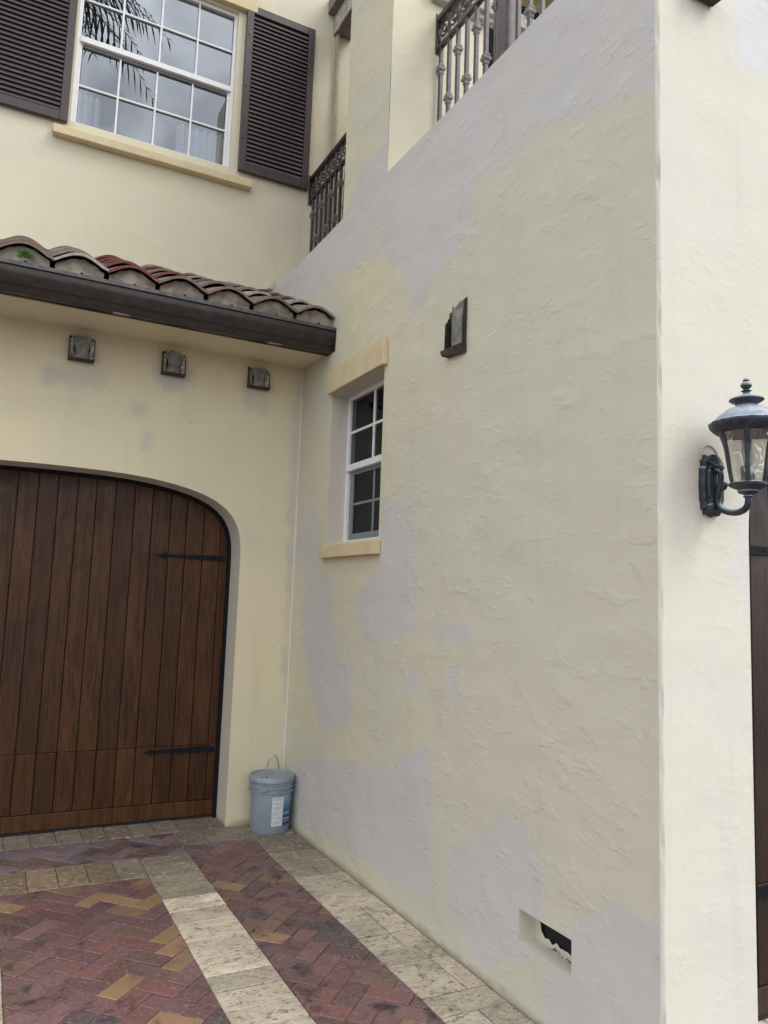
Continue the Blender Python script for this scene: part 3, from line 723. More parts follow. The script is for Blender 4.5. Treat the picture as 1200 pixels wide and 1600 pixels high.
J = [0.002 + 0.125 * k for k in range(-8, 5)] + [0.623, 0.751, 0.883, 1.009, 1.138, 1.258, 1.385, 1.513, 1.60]
J = [j * 1.006 for j in J]
garage_door(GX, GH, YD, (M['wood'], M['woodlow']), J, 0, [(1.565, 1), (-0.965, -1)], 1, apg)
J2 = [2.47 + 0.128 * k for k in range(0, 21)]
garage_door(FX, FH, 2.16, (M['woodred'], M['woodred']), J2, 5, [(FX + 1.26, 1), (FX - 1.26, -1)], 1, apf)

# ------------------------------------------------------------ garage roof: soffit, fascia, gutter, tiles
roof = bpy.data.objects.new('roof', None); COL.objects.link(roof); child(roof, house)
m = MB(); m.box(-3.2, XS - 0.001, 4.93, YG + 0.02, 3.335, 3.36); sf = attr0(m.build('soffit', M['garage'], roof))
m = MB(); m.box(-3.2, XS - 0.001, 4.905, 4.929, 3.315, 3.50); m.build('fascia', M['bronze'], roof)
SL = 0.44; ZE = 3.530; YE = 4.79
m = MB(); m.add([(-3.2, 4.86, 3.49), (XS - .001, 4.86, 3.49), (XS - .001, YU, 3.49 + SL * (YU - 4.86)), (-3.2, YU, 3.49 + SL * (YU - 4.86))], [(0, 1, 2, 3)]); m.build('roof_deck', M['mortar'], roof)
PIT = 0.3090; X0T = 1.886
def tile_prof():
    """one S tile: crest arch then shallow pan, centred on the crest, from left pan edge to right lap"""
    pts = []
    for i in range(21):
        u = -PIT * 0.5 + PIT * i / 20
        c = math.cos(2 * math.pi * u / PIT)
        z = 0.034 * c + (0.012 * math.cos(4 * math.pi * u / PIT) if False else 0) + 0.034
        z = 0.068 * ((c + 1) / 2) ** 0.58
        pts.append((u * 1.0 + (0.006 if i == 20 else 0), z + (0.004 if i >= 19 else 0)))
    return pts
TP = tile_prof(); TL = 0.40; EX = 0.335
m = MB(); n = len(TP); th = 0.018; vs = []
cs = 1 / math.hypot(1, SL); dy, dz = cs, SL * cs
for j in range(4):
    l = TL * j / 3
    for off in (0, th):
        vs += [(u, l * dy, z * (1 - 0.06 * j) + l * dz - 0.022 * (l / TL) + (off)) for u, z in TP]
fs = []
for j in range(3):
    a = j * 2 * n; b = (j + 1) * 2 * n
    for i in range(n - 1):
        fs += [(a + n + i, a + n + i + 1, b + n + i + 1, b + n + i), (a + i + 1, a + i, b + i, b + i + 1)]
    fs += [(a, a + n, b + n, b), (a + n - 1, b + n - 1, b + 2 * n - 1, a + 2 * n - 1)]
fs += [(i, i + 1, n + i + 1, n + i) for i in range(n - 1)]
m.add(vs, fs)
tile_me = m.mesh('roof_tile', M['tile'], 45)
tr = random.Random(5)
def tcol(kind):
    b = {'grey': (0.21, 0.175, 0.15), 'brown': (0.19, 0.135, 0.105), 'red': (0.17, 0.042, 0.032), 'pale': (0.36, 0.32, 0.29)}[kind]
    k = tr.uniform(0.85, 1.15); return (b[0] * k, b[1] * k, b[2] * k, 1)
for c in range(0, 15):
    cx_ = X0T - c * PIT
    for r in range(5):
        ob = bpy.data.objects.new('roof_tile', tile_me); COL.objects.link(ob)
        ob.location = (cx_ + tr.uniform(-.004, .004), YE + r * EX * dy + tr.uniform(-.006, .006), ZE + r * EX * dz + tr.uniform(-.002, .003) + (0.012 if r else 0))
        if c in (3, 4) and r in (1, 2, 3): k = 'red' if c == 4 or r != 2 else 'brown'
        elif c == 4: k = 'red'
        else: k = tr.choice(['grey', 'brown', 'pale', 'brown', 'grey', 'red' if r > 1 else 'grey'])
        ob.color = tcol(k); ob.rotation_euler = (tr.uniform(-.01, .01), tr.uniform(-.012, .012), tr.uniform(-.012, .012)); child(ob, roof)
    # mortar stop under each crest
    p = [(u + cx_, z + ZE - 0.001) for u, z in TP[1:20]]
    m = MB(); poly = [(p[0][0], 3.47), (p[-1][0], 3.47)] + p[::-1]
    m.prism([(a, b - 0.002 + 0.003 * math.sin(a * 91)) for a, b in poly], 1, YE + 0.034 + tr.uniform(0, .010), YE + 0.075); m.build('eave_closure', M['mortar'], roof)
    m = MB(); m.lathe([(0.0001, 0), (0.011, 0.001), (0.008, 0.009), (0.0001, 0.012)], 7); m.v = [(a + cx_ + .01, YE + 0.004 + b, zz + 3.486) for a, b, zz in m.v]; m.build('nail_clip', M['black'], roof)
m = MB(); m.box(-3.2, XS - 0.002, YE + 0.01, YE + 0.05, 3.468, 3.487); m.build('drip_edge', M['gutterlip'], roof)
# gutter
gut = thing('gutter', 'dark bronze rain gutter under the clay tile edge above the garage', 'gutter', (XS - 0.01, 4.78, 3.3))
prof = [(4.900, 3.466), (4.900, 3.318), (4.850, 3.306), (4.836, 3.306), (4.818, 3.330), (4.812, 3.352), (4.806, 3.358), (4.800, 3.352), (4.788, 3.372), (4.776, 3.400), (4.770, 3.420), (4.772, 3.446), (4.762, 3.450),
        (4.762, 3.472), (4.778, 3.474), (4.780, 3.452), (4.782, 3.420), (4.79, 3.396), (4.806, 3.372), (4.822, 3.352), (4.840, 3.316), (4.892, 3.326), (4.892, 3.466)]
m = MB(); n = len(prof); NS = 36; vs = []
for i in range(NS + 1):
    xx = -3.2 + (XS - 0.004 + 3.2) * i / NS; dzz = 0.0025 * noise.noise(Vector((xx * 1.3, 0, 0)))
    vs += [(xx, a + 0.002 * noise.noise(Vector((xx * 2, b, 3))), b + dzz) for a, b in prof]
m.add(vs, [(i * n + k, i * n + (k + 1) % n, (i + 1) * n + (k + 1) % n, (i + 1) * n + k) for i in range(NS) for k in range(n)])
m.build('trough', M['bronze'], gut, smooth=35)
m = MB(); m.box(XS - 0.008, XS - 0.0045, 4.764, 4.898, 3.308, 3.470); m.build('end_cap', M['bronze'], gut)
m = MB(); m.box(-3.2, XS - 0.008, 4.7600, 4.7616, 3.452, 3.4745); m.build('front_lip', M['gutterlip'], gut)
for q in (0.55, 1.55):
    m = MB(); m.box(q, q + 0.10, 4.83, 4.86, 3.3015, 3.3052); m.build('patch_tape', M['mortar'], gut)
# fern growing from the tile edge
m = MB(); fr_ = random.Random(3)
for k in range(34):
    a = fr_.uniform(0, 2 * math.pi); l = fr_.uniform(0.03, 0.075); el = fr_.uniform(0.1, 1.2)
    b = Vector((0.035, 4.775, 3.505)); d = Vector((math.cos(a) * math.cos(el), -abs(math.sin(a)) * 0.6 * math.cos(el), math.sin(el) * 0.9))
    sd_ = d.cross(Vector((0, 1, 0.3))).normalized() * 0.0045
    m.add([b, b + d * l * .5 + sd_, b + d * l + Vector((0, 0, -l * .2)), b + d * l * .5 - sd_], [(0, 1, 2, 3)])
    for q in (0.4, 0.6, 0.8):
        c = b + d * l * q
        for sg in (-1, 1): m.add([c, c + sd_ * sg * 3 + d * 0.006, c + sd_ * sg * 2.4 + d * 0.014], [(0, 1, 2)])
fern = m.build('fern', M['fern'], None, recalc=False, origin=(0.035, 4.775, 3.49)); tag(fern, 'small green fern growing on the gutter edge between roof tiles', 'fern')

# ------------------------------------------------------------ railings on the parapet
XR = 2.37
def railing(ya, yb, knots, label, newel=None):
    t = thing('railing', label, 'railing', (XR, ya, ZP), 'wrought iron railings on the terrace parapet')
    m = MB(); m.prism([(XR - 0.030, 5.455), (XR - 0.022, 5.475), (XR + 0.022, 5.475), (XR + 0.030, 5.455), (XR + 0.026, 5.432), (XR - 0.026, 5.432)], 1, ya, yb)
    m.build('handrail', M['iron'], t, bevel=0.002)
    m = MB(); m.box(XR - 0.016, XR + 0.016, ya, yb, 5.235, 5.262); m.build('lower_rail', M['iron'], t, bevel=0.002)
    m = MB(); m.box(XR - 0.014, XR + 0.014, ya, yb, 4.32, 4.345); m.build('bottom_rail', M['iron'], t, bevel=0.002)
    for (yy) in (ya, yb):
        m = MB(); m.box(XR - 0.032, XR + 0.032, yy - 0.004 if yy == yb else yy - 0.0, yy + 0.014 if yy == ya else yy + 0.004, 5.20, 5.49); m.build('end_plate', M['iron'], t, bevel=0.004)
    for i, (yy, hi) in enumerate(knots):
        m = MB(); m.box(XR - 0.012, XR + 0.012, yy - 0.012, yy + 0.012, 4.30, 5.236); b = m.build('baluster', M['iron'], t, bevel=0.002)
        zk = 5.083 if hi else 4.815
        k = MB(); k.lathe([(0.019, zk - 0.040), (0.024, zk - 0.030), (0.021, zk - 0.022), (0.034, zk - 0.010), (0.036, zk + 0.004), (0.026, zk + 0.012), (0.029, zk + 0.022), (0.019, zk + 0.034)], 4, (XR, yy), math.pi / 4, 2 * math.pi + math.pi / 4)
        k.build('knuckle', M['ironlight'], b)
    # scroll frieze between the two top rails
    L = yb - ya; ns = max(1, round(L / 0.24))
    for i in range(ns):
        c = ya + (i + 0.5) * L / ns; w = L / ns * 0.5
        m = MB()
        for sg in (-1, 1):
            pts = []
            for q in range(26):
                a = q / 25 * 3.4 * math.pi; r = 0.058 * (1 - q / 25 * 0.80)
                pts.append((XR, c + sg * (w * 0.5) + r * math.cos(a + 1.2) * sg, 5.348 + r * math.sin(a + 1.2) * 1.05))
            m.tube(pts, 0.0075, 6)
            m.tube([(XR, c + sg * w * 0.95, 5.425), (XR, c + sg * w * 0.80, 5.37), (XR, c + sg * w * 0.98, 5.32), (XR, c + sg * w * 0.82, 5.27)], 0.007, 6)
        m.tube([(XR, c, 5.27), (XR, c - 0.012, 5.33), (XR, c + 0.012, 5.38), (XR, c, 5.43)], 0.011, 6)
        m.build('scroll', M['iron'], t, smooth=50)
    if newel:
        for yy in newel:
            m = MB(); m.box(XR - 0.045, XR + 0.045, yy - 0.045, yy + 0.045, 4.27, 5.56); n_ = m.build('newel_post', M['iron'], t, bevel=0.005)
            m = MB(); m.box(XR - 0.055, XR + 0.055, yy - 0.055, yy + 0.055, 5.56, 5.585); m.build('cap', M['iron'], n_, bevel=0.004)
    return t
kn = [(4.03 - 0.1045 * i, i % 2 == 0) for i in range(19) if abs(4.03 - 0.1045 * i - 3.29) > 0.06]
railing(2.12, YC - 0.004, kn, 'long iron railing with thick newel post on the parapet right of the column', newel=[3.29, 2.2])
kn2 = [(6.27 - 0.1045 * i, i % 2 == 0) for i in range(15)]
railing(YB + 0.004, YU - 0.004, kn2, 'short iron railing between the right shutter and the column')

# ------------------------------------------------------------ metal wall boxes (weathered light sconces)
def sconce(loc, facing, w, h, label, seed, rough_top=True, long_side=False):
    """local frame: x along the wall, y out of the wall, z up; origin bottom centre at the wall"""
    rr = random.Random(seed)
    t = thing('wall_sconce', label, 'sconce', loc, 'weathered metal sconces on the walls')
    def T(m):
        if facing == 'x':   # wall faces -x: local x -> world -y... keep right-handed
            m.v = [(loc[0] - b, loc[1] - a, loc[2] + c) for a, b, c in m.v]
        else:
            m.v = [(loc[0] + a, loc[1] - b, loc[2] + c) for a, b, c in m.v]
        return m
    hw = w / 2
    def ragged(n, base, amp): return [base + rr.uniform(-amp, amp) for _ in range(n)]
    m = MB(); m.box(-hw, hw, 0.001, 0.006, 0, h); T(m).build('back_plate', M['rust'], t, bevel=0.001)
    for sg in (-1, 1):
        a0, a1 = (sg * hw, sg * (hw - 0.006)); top = h * (0.86 if sg > 0 else 0.98)
        m = MB(); m.prism([(0.006, 0), (0.062, 0.008), (0.052, top * .5), (0.045, top - 0.02), (0.040, top), (0.006, top - .004)], 0, min(a0, a1), max(a0, a1))
        T(m).build('side_plate', M['rust'], t)
        # pale curled flange
        m = MB(); n = 12; vs = []
        for i in range(n + 1):
            z = 0.018 + (h - 0.045) * i / n; bow = 0.010 * math.sin(math.pi * i / n) + 0.016 * (1 - math.sin(math.pi * i / n))
            vs += [(sg * (hw - 0.007), 0.046, z), (sg * (hw - 0.007 - 0.012 - 0.35 * bow), 0.036, z), (sg * (hw - 0.022 - bow), 0.020, z)]
        m.add(vs, [(3 * i + k, 3 * i + k + 1, 3 * i + k + 4, 3 * i + k + 3) for i in range(n) for k in (0, 1)])
        T(m).build('flange', M['sconcepale'], t, smooth=60)
    # curved centre shield, ragged upper edge
    m = MB(); n = 14; rows = 6; tops = [h * 0.93 + (0.06 * h) * (1 - (2 * i / n - 1) ** 2) + (rr.uniform(-.016, .008) if rough_top else 0) for i in range(n + 1)]
    vs = []
    for j in range(rows + 1):
        k = j / rows; half = hw - 0.010 - 0.030 * math.sin(math.pi * min(1, k * 0.9 + 0.15))
        for i in range(n + 1):
            u = 2 * i / n - 1
            vs.append((u * half, 0.030 + 0.026 * math.sqrt(max(0, 1 - u * u * 0.9)) , 0.012 + (tops[i] - 0.012) * k))
    m.add(vs, [(j * (n + 1) + i, j * (n + 1) + i + 1, (j + 1) * (n + 1) + i + 1, (j + 1) * (n + 1) + i) for j in range(rows) for i in range(n)])
    T(m).build('shield', M['sconcegrey'], t, smooth=50)
    m = MB(); m.prism([(0.003, -0.002), (0.064, -0.003), (0.068, 0.003), (0.062, 0.010), (0.003, 0.010)], 0, -hw - 0.002, hw + 0.002)
    T(m).build('bottom_ledge', M['rust'], t, bevel=0.002)
    for sg in (-1, 1):
        for zz in (0.035, h - 0.05):
            m = MB(); m.lathe([(0.0001, 0.003), (0.004, 0.002), (0.005, 0)], 6); m.v = [(sg * (hw - 0.016) + a, 0.044 + c, zz + b) for a, b, c in m.v]; T(m).build('screw', M['black'], t)
    return t
sconce((0.430, YG, 3.112), 'y', 0.162, 0.165, 'weathered metal sconce with smooth top, farthest from the corner above the garage door', 1, False)
sconce((1.037, YG, 3.116), 'y', 0.160, 0.165, 'weathered metal sconce with a rough top, middle one above the garage door', 2)
sconce((1.660, YG, 3.120), 'y', 0.158, 0.155, 'weathered metal sconce with a jagged top above the garage door, nearest the corner', 3)
def sconce_side():
    t = thing('wall_sconce', 'rusty open metal sconce high on the patched side wall right of the small window', 'sconce', (XS, 3.19, 2.85), 'weathered metal sconces on the walls')
    def B(poly, axis, a, b, name, mat): m = MB(); m.prism(poly, axis, a, b); m.build(name, mat, t, bevel=0.0015)
    # (y,z) outlines extruded along x
    B([(3.103, 2.852), (3.270, 2.872), (3.262, 3.085), (3.235, 3.088), (3.20, 3.100), (3.155, 3.105), (3.130, 3.118), (3.103, 3.124)], 0, XS - 0.008, XS - 0.001, 'back_plate', M['rust'])
    B([(XS - 0.008, 2.856), (XS - 0.030, 2.850), (XS - 0.028, 3.02), (XS - 0.020, 3.10), (XS - 0.008, 3.118)], 1, 3.103, 3.109, 'side_plate', M['bronze'])
    B([(XS - 0.008, 2.874), (XS - 0.034, 2.866), (XS - 0.032, 3.02), (XS - 0.022, 3.036), (XS - 0.010, 3.04)], 1, 3.258, 3.264, 'side_plate', M['rust'])
    m = MB(); n = 10; vs = []
    for j in range(7):
        z = 2.875 + 0.222 * j / 6
        for i in range(n + 1):
            u = i / n; yy = 3.112 + 0.120 * u; vs.append((XS - 0.010 - 0.018 * math.sin(math.pi * u) ** 0.7, yy, z + (0.012 * math.sin(9 * u) if j == 6 else 0)))
    m.add(vs, [(j * (n + 1) + i, j * (n + 1) + i + 1, (j + 1) * (n + 1) + i + 1, (j + 1) * (n + 1) + i) for j in range(6) for i in range(n)])
    m.build('shield', M['sconcegrey'], t, smooth=60)
    m = MB(); m.tube([(XS - 0.02, 3.243, 2.875), (XS - 0.02, 3.243, 3.045)], 0.007, 8); m.build('inner_tube', M['black'], t, smooth=50)
    m = MB(); m.add([(XS - .001, 3.100, 2.858), (XS - .036, 3.100, 2.880), (XS - .050, 3.280, 2.880), (XS - .001, 3.275, 2.885), (XS - .001, 3.100, 2.840), (XS - .016, 3.104, 2.832), (XS - .044, 3.272, 2.852), (XS - .001, 3.272, 2.850)],
                    [(0, 1, 2, 3), (7, 6, 5, 4), (0, 4, 5, 1), (1, 5, 6, 2), (2, 6, 7, 3), (3, 7, 4, 0)]); m.build('bottom_ledge', M['rust'], t, bevel=0.002)
    for (yy, zz) in ((3.115, 3.05), (3.115, 2.90), (3.115, 2.98)):
        m = MB(); m.lathe([(0.0001, 0.003), (0.004, 0.002), (0.005, 0)], 6); m.v = [(XS - 0.009 - c, yy + a, zz + b) for a, b, c in m.v]; m.build('screw', M['sconcepale'], t)
sconce_side()
sconce((2.245, YF, 3.93), 'y', 0.130, 0.165, 'dark metal sconce at the very top of the pale front wall above the lantern', 6)

# ------------------------------------------------------------ wall lantern
LX, LY = 2.262, 1.715; LA = math.radians(-142.8)
lan = thing('wall_lantern', 'weathered black wall lantern with rippled glass on the front wall', 'lantern', (LX, YF, 2.04))
# back plate: elongated fluted shield
def plate_outline(k=1.0):
    pts = []
    for i in range(64):
        a = 2 * math.pi * i / 64; ca, sa = math.cos(a), math.sin(a)
        x_ = 0.056 * math.copysign(abs(ca) ** 0.55, ca); z_ = 0.108 * math.copysign(abs(sa) ** 0.75, sa)
        fl = 1 + (0.06 * math.cos(a * 16) if abs(sa) > 0.5 else 0.02 * math.cos(a * 16))
        pts.append((x_ * fl * k, z_ * fl * (0.5 + 0.5 * k) if k < 1 else z_ * fl))
    return pts
m = MB(); rings = [(1.0, 0.000), (1.0, 0.012), (0.86, 0.024), (0.62, 0.020), (0.52, 0.030), (0.001, 0.034)]
vs = []
for k, d in rings: vs += [(LX + p[0] * 1.0 - 0.0, YF - d, 2.045 + p[1]) for p in plate_outline(k)]
m.add(vs, [(j * 64 + i, j * 64 + (i + 1) % 64, (j + 1) * 64 + (i + 1) % 64, (j + 1) * 64 + i) for j in range(len(rings) - 1) for i in range(64)])
pl = m.build('back_plate', M['lamp'], lan, smooth=40)
for zs_, sg in ((2.045 + 0.066, 1), (2.045 - 0.066, -1)):      # radiating flutes top and bottom
    for k in range(-4, 5):
        a = k * 0.30; m = MB()
        p0 = Vector((LX, YF - 0.026, zs_)); p1 = p0 + Vector((math.sin(a) * 0.044, 0.006, sg * math.cos(a) * 0.042))
        m.tube([p0, p0.lerp(p1, .5) + Vector((0, -0.004, 0)), p1], [0.0035, 0.0075, 0.008], 6); m.build('flute', M['lamp'], pl, smooth=60)
# scroll bracket on the plate and the S arm that carries the lantern
def bez(P, n=14):
    out = []
    for i in range(n + 1):
        t = i / n; a = [Vector(p) for p in P]
        while len(a) > 1: a = [a[k].lerp(a[k + 1], t) for k in range(len(a) - 1)]
        out.append(a[0])
    return out
arm = bez([(LX, YF - 0.030, 2.095), (LX, YF - 0.075, 2.09), (LX, YF - 0.035, 2.02), (LX, YF - 0.035, 1.985)]) + bez([(LX, YF - 0.037, 1.975), (LX, YF - 0.060, 1.925), (LX, LY - 0.015, 1.925), (LX, LY, 1.965), (LX, LY, 1.995)], 18)
m = MB(); m.tube(arm, [0.010] * 8 + [0.0115] * (len(arm) - 8), 10); am = m.build('arm', M['lamp'], lan, smooth=60)
sp_ = [(LX, YF - 0.045 - 0.016 * (1 - q / 20) * math.cos(q * 0.6), 2.098 + 0.016 * (1 - q / 20) * math.sin(q * 0.6)) for q in range(20)]
m = MB(); m.tube(sp_, 0.006, 6); m.build('scroll', M['lamp'], am, smooth=60)
sp_ = [(LX, YF - 0.062 - 0.014 * (1 - q / 20) * math.cos(q * 0.6), 2.035 + 0.014 * (1 - q / 20) * math.sin(q * 0.6)) for q in range(20)]
m = MB(); m.tube(sp_, 0.006, 6); m.build('scroll', M['lamp'], am, smooth=60)
m = MB(); m.lathe([(0.0105, 1.984), (0.017, 1.990), (0.012, 1.995), (0.026, 2.000), (0.034, 2.006), (0.030, 2.012), (0.046, 2.019), (0.060, 2.026), (0.061, 2.034), (0.057, 2.037), (0.001, 2.036)], 30, (LX, LY), rf=lambda a, z: 1 + (0.05 * math.cos(10 * a) if 1.995 < z < 2.022 else 0))
m.build('gallery', M['lamp'], lan, smooth=40)
def gr(z):   # bell radius of the glass
    k = (z - 2.036) / (2.212 - 2.036); return 0.057 + 0.024 * k ** 0.7 + 0.015 * k ** 5
zz = [2.036 + (2.212 - 2.036) * i / 16 for i in range(17)]
for q in range(6):
    a0 = q * math.pi / 3 + 0.10 + LA; a1 = a0 + math.pi / 3 - 0.2
    m = MB(); m.lathe([(gr(z) - 0.003, z) for z in zz], 10, (LX, LY), a0, a1)
    m.build('glass_panel', M['lampglass'], lan, smooth=80, recalc=False)
    ac = q * math.pi / 3 + LA; m = MB()
    pr_ = [(gr(z), z) for z in zz]; vs = []
    for r_, z in pr_:
        for rr_, da in ((r_ - 0.006, -0.11), (r_ + 0.002, -0.11), (r_ + 0.005, 0), (r_ + 0.002, 0.11), (r_ - 0.006, 0.11)):
            vs.append((LX + rr_ * math.cos(ac + da), LY + rr_ * math.sin(ac + da), z))
    m.add(vs, [(5 * i + k, 5 * i + (k + 1) % 5, 5 * i + 5 + (k + 1) % 5, 5 * i + 5 + k) for i in range(16) for k in range(5)]); m.build('glass_rib', M['lamp'], lan, smooth=35)
m = MB(); m.lathe([(a_, z if z < 2.243 else 2.243 + (z - 2.243) * 0.78) for a_, z in [(0.090, 2.205), (0.103, 2.212), (0.118, 2.226), (0.122, 2.236), (0.120, 2.243), (0.108, 2.247), (0.104, 2.252), (0.100, 2.262), (0.088, 2.280), (0.070, 2.298), (0.052, 2.309), (0.038, 2.315), (0.034, 2.322), (0.036, 2.330), (0.050, 2.340), (0.056, 2.346),
                 (0.054, 2.352), (0.040, 2.360), (0.022, 2.368), (0.013, 2.374), (0.010, 2.384), (0.018, 2.388), (0.008, 2.393), (0.012, 2.400), (0.019, 2.410), (0.017, 2.421), (0.009, 2.430), (0.011, 2.437), (0.006, 2.446), (0.0005, 2.450)]], 48, (LX, LY),
                rf=lambda a, z: 1 + (0.022 * math.cos(16 * a) if 2.238 < z < 2.30 else 0))
m.build('roof_cap', M['lamp'], lan, smooth=40)
m = MB(); m.lathe([(0.0005, 2.036), (0.018, 2.036), (0.020, 2.090), (0.014, 2.098), (0.0005, 2.098)], 14, (LX, LY)); m.build('lamp_socket', M['lamp'], lan, smooth=40)
m = MB(); m.lathe([(0.012, 2.098), (0.014, 2.110), (0.018, 2.125), (0.018, 2.140), (0.012, 2.155), (0.0005, 2.160)], 18, (LX, LY)); m.build('bulb', M['paper'], lan, smooth=80)
m = MB(); m.tube(bez([(LX - 0.045, YF - 0.004, 2.150), (LX - 0.04, YF - 0.004, 2.205), (LX + 0.03, YF - 0.004, 2.205), (LX + 0.045, YF - 0.004, 2.150)]), 0.0022, 6); m.build('caulk_and_highlight_bead', M['reveal'], lan, smooth=60).data.attributes.new('patch', 'FLOAT', 'POINT')

# ------------------------------------------------------------ bucket
BX, BY = 1.868, 5.21
bk = thing('bucket', 'grey plastic five gallon bucket with lid and blue label in the wall corner', 'bucket', (BX, BY, 0))
m = MB(); m.lathe([(0.0005, 0.004), (0.126, 0.004), (0.131, 0.0), (0.135, 0.006), (0.141, 0.20), (0.1435, 0.268), (0.156, 0.270), (0.156, 0.277), (0.1445, 0.279), (0.1445, 0.296), (0.157, 0.298), (0.157, 0.305), (0.1455, 0.307), (0.146, 0.322), (0.1545, 0.324), (0.1545, 0.329), (0.147, 0.332), (0.147, 0.350)], 56, (BX, BY))
m.build('body', M['bucket'], bk, smooth=40, origin=(BX, BY, 0))
m = MB(); m.lathe([(0.150, 0.335), (0.157, 0.337), (0.158, 0.362), (0.152, 0.370), (0.144, 0.370), (0.140, 0.358), (0.132, 0.357), (0.10, 0.361), (0.0005, 0.362)], 56, (BX, BY)); lid = m.build('lid', M['bucket'], bk, smooth=40, origin=(BX, BY, 0.33))
m = MB(); m.lathe([(0.022, 0.361), (0.022, 0.371), (0.016, 0.373), (0.0005, 0.373)], 16, (BX - 0.075, BY - 0.05)); m.build('spout_cap', M['bucket'], lid, smooth=40)
for k in range(18):
    a = k * math.pi / 9 + 0.1; m = MB(); m.box(-0.002, 0.002, 0, 0.0035, 0.337, 0.358); c_, s_ = math.cos(a), math.sin(a)
    m.v = [(BX + (0.1565 + y) * c_ - x_ * s_, BY + (0.1565 + y) * s_ + x_ * c_, z) for x_, y, z in m.v]; m.build('lid_tab', M['bucket'], lid)
pa = math.radians(-127)
for sgn in (0, math.pi):
    a = pa + sgn; m = MB(); m.box(-0.018, 0.018, -0.004, 0.014, 0.282, 0.318); m.lathe([(0.0005, 0), (0.010, 0), (0.010, 0.006), (0.0005, 0.007)], 10)
    base = 8
    m.v = [v if i < base else (v[0], 0.014 + v[2], 0.300 + v[1]) for i, v in enumerate(m.v)]
    c_, s_ = math.cos(a), math.sin(a); m.v = [(BX + (0.145 + y) * c_ - x_ * s_, BY + (0.145 + y) * s_ + x_ * c_, z) for x_, y, z in m.v]; m.build('ear', M['bucket'], bk, bevel=0.002)
ux, uy = math.cos(pa), math.sin(pa); hp = []
lean = Vector((0.01, 0.03, 0))
for i in range(31):
    a = math.pi * i / 30; w = 0.165 * math.cos(a); h_ = 0.185 * math.sin(a) ** 0.8
    hp.append(Vector((BX + ux * w, BY + uy * w, 0.300 + h_)) + lean * math.sin(a))
m = MB(); m.tube(hp, 0.0034, 6); hn = m.build('handle', M['wire'], bk, smooth=60)
m = MB(); m.tube(hp[12:19], 0.0085, 8); m.build('grip', M['grip'], hn, smooth=60)
def rad(z): return 0.1353 + (z - 0.006) * (0.0060 / 0.194) + 0.0008
def wrap(a0, a1, z0, z1, mat, name, par, lift=0.0, skew=0.0):
    m = MB(); n = 14; vs = []
    for i in range(n + 1):
        a = a0 + (a1 - a0) * i / n
        for z in (z0, (z0 + z1) / 2, z1):
            r = rad(z) + lift; vs.append((BX + r * math.cos(a), BY + r * math.sin(a), z + skew * (a - a0)))
    m.add(vs, [(3 * i + k, 3 * i + 3 + k, 3 * i + 4 + k, 3 * i + 1 + k) for i in range(n) for k in (0, 1)])
    return m.build(name, mat, par, smooth=80, recalc=False, origin=(BX, BY, 0))
A = math.radians
lb = wrap(A(-105), A(-72), 0.055, 0.245, M['paper'], 'paper_label', bk)
bl = wrap(A(-72), A(-8), 0.052, 0.250, M['blue'], 'blue_label', bk)
prn = random.Random(2)
for k, z in enumerate([0.236, 0.230, 0.224, 0.208, 0.202, 0.196, 0.180, 0.174, 0.168, 0.162, 0.145, 0.139, 0.133, 0.127, 0.112, 0.104, 0.085, 0.079, 0.073, 0.066]):
    wrap(A(-103), A(-103 + prn.uniform(12, 29)), z, z + 0.0022, M['ink'], 'print_line', lb, 0.0006)
for z, h_ in ((0.135, 0.004), (0.126, 0.003), (0.095, 0.006), (0.080, 0.003)):
    wrap(A(-70), A(-70 + prn.uniform(26, 50)), z, z + h_, M['paper'], 'print_line', bl, 0.0006)

# ------------------------------------------------------------ paving
def clip(poly, x0, x1, y0, y1):
    for (ax, v, s_) in ((0, x0, 1), (0, x1, -1), (1, y0, 1), (1, y1, -1)):
        out = []
        for i in range(len(poly)):
            a = poly[i]; b = poly[(i + 1) % len(poly)]; da = (a[ax] - v) * s_; db = (b[ax] - v) * s_
            if da >= 0: out.append(a)
            if (da >= 0) != (db >= 0): t = da / (da - db); out.append((a[0] + (b[0] - a[0]) * t, a[1] + (b[1] - a[1]) * t))
        poly = out
        if not poly: return []
    return poly
def area(p): return abs(sum(p[i][0] * p[(i + 1) % len(p)][1] - p[(i + 1) % len(p)][0] * p[i][1] for i in range(len(p)))) / 2
def inset(p, d):
    n = len(p); s_ = 1 if sum(p[i][0] * p[(i + 1) % n][1] - p[(i + 1) % n][0] * p[i][1] for i in range(n)) > 0 else -1
    out = []
    for i in range(n):
        a, b, c = Vector(p[i - 1]), Vector(p[i]), Vector(p[(i + 1) % n])
        if (b - a).length < 1e-5 or (c - b).length < 1e-5: out.append(p[i]); continue
        e1 = (b - a).normalized(); e2 = (c - b).normalized(); n1 = Vector((-e1.y, e1.x)) * s_; n2 = Vector((-e2.y, e2.x)) * s_
        q = n1 + n2; l = q.length
        if l < 0.3: out.append(p[i]); continue
        q = q / l; out.append(tuple(b + q * d / max(0.35, q.dot(n1))))
    return out
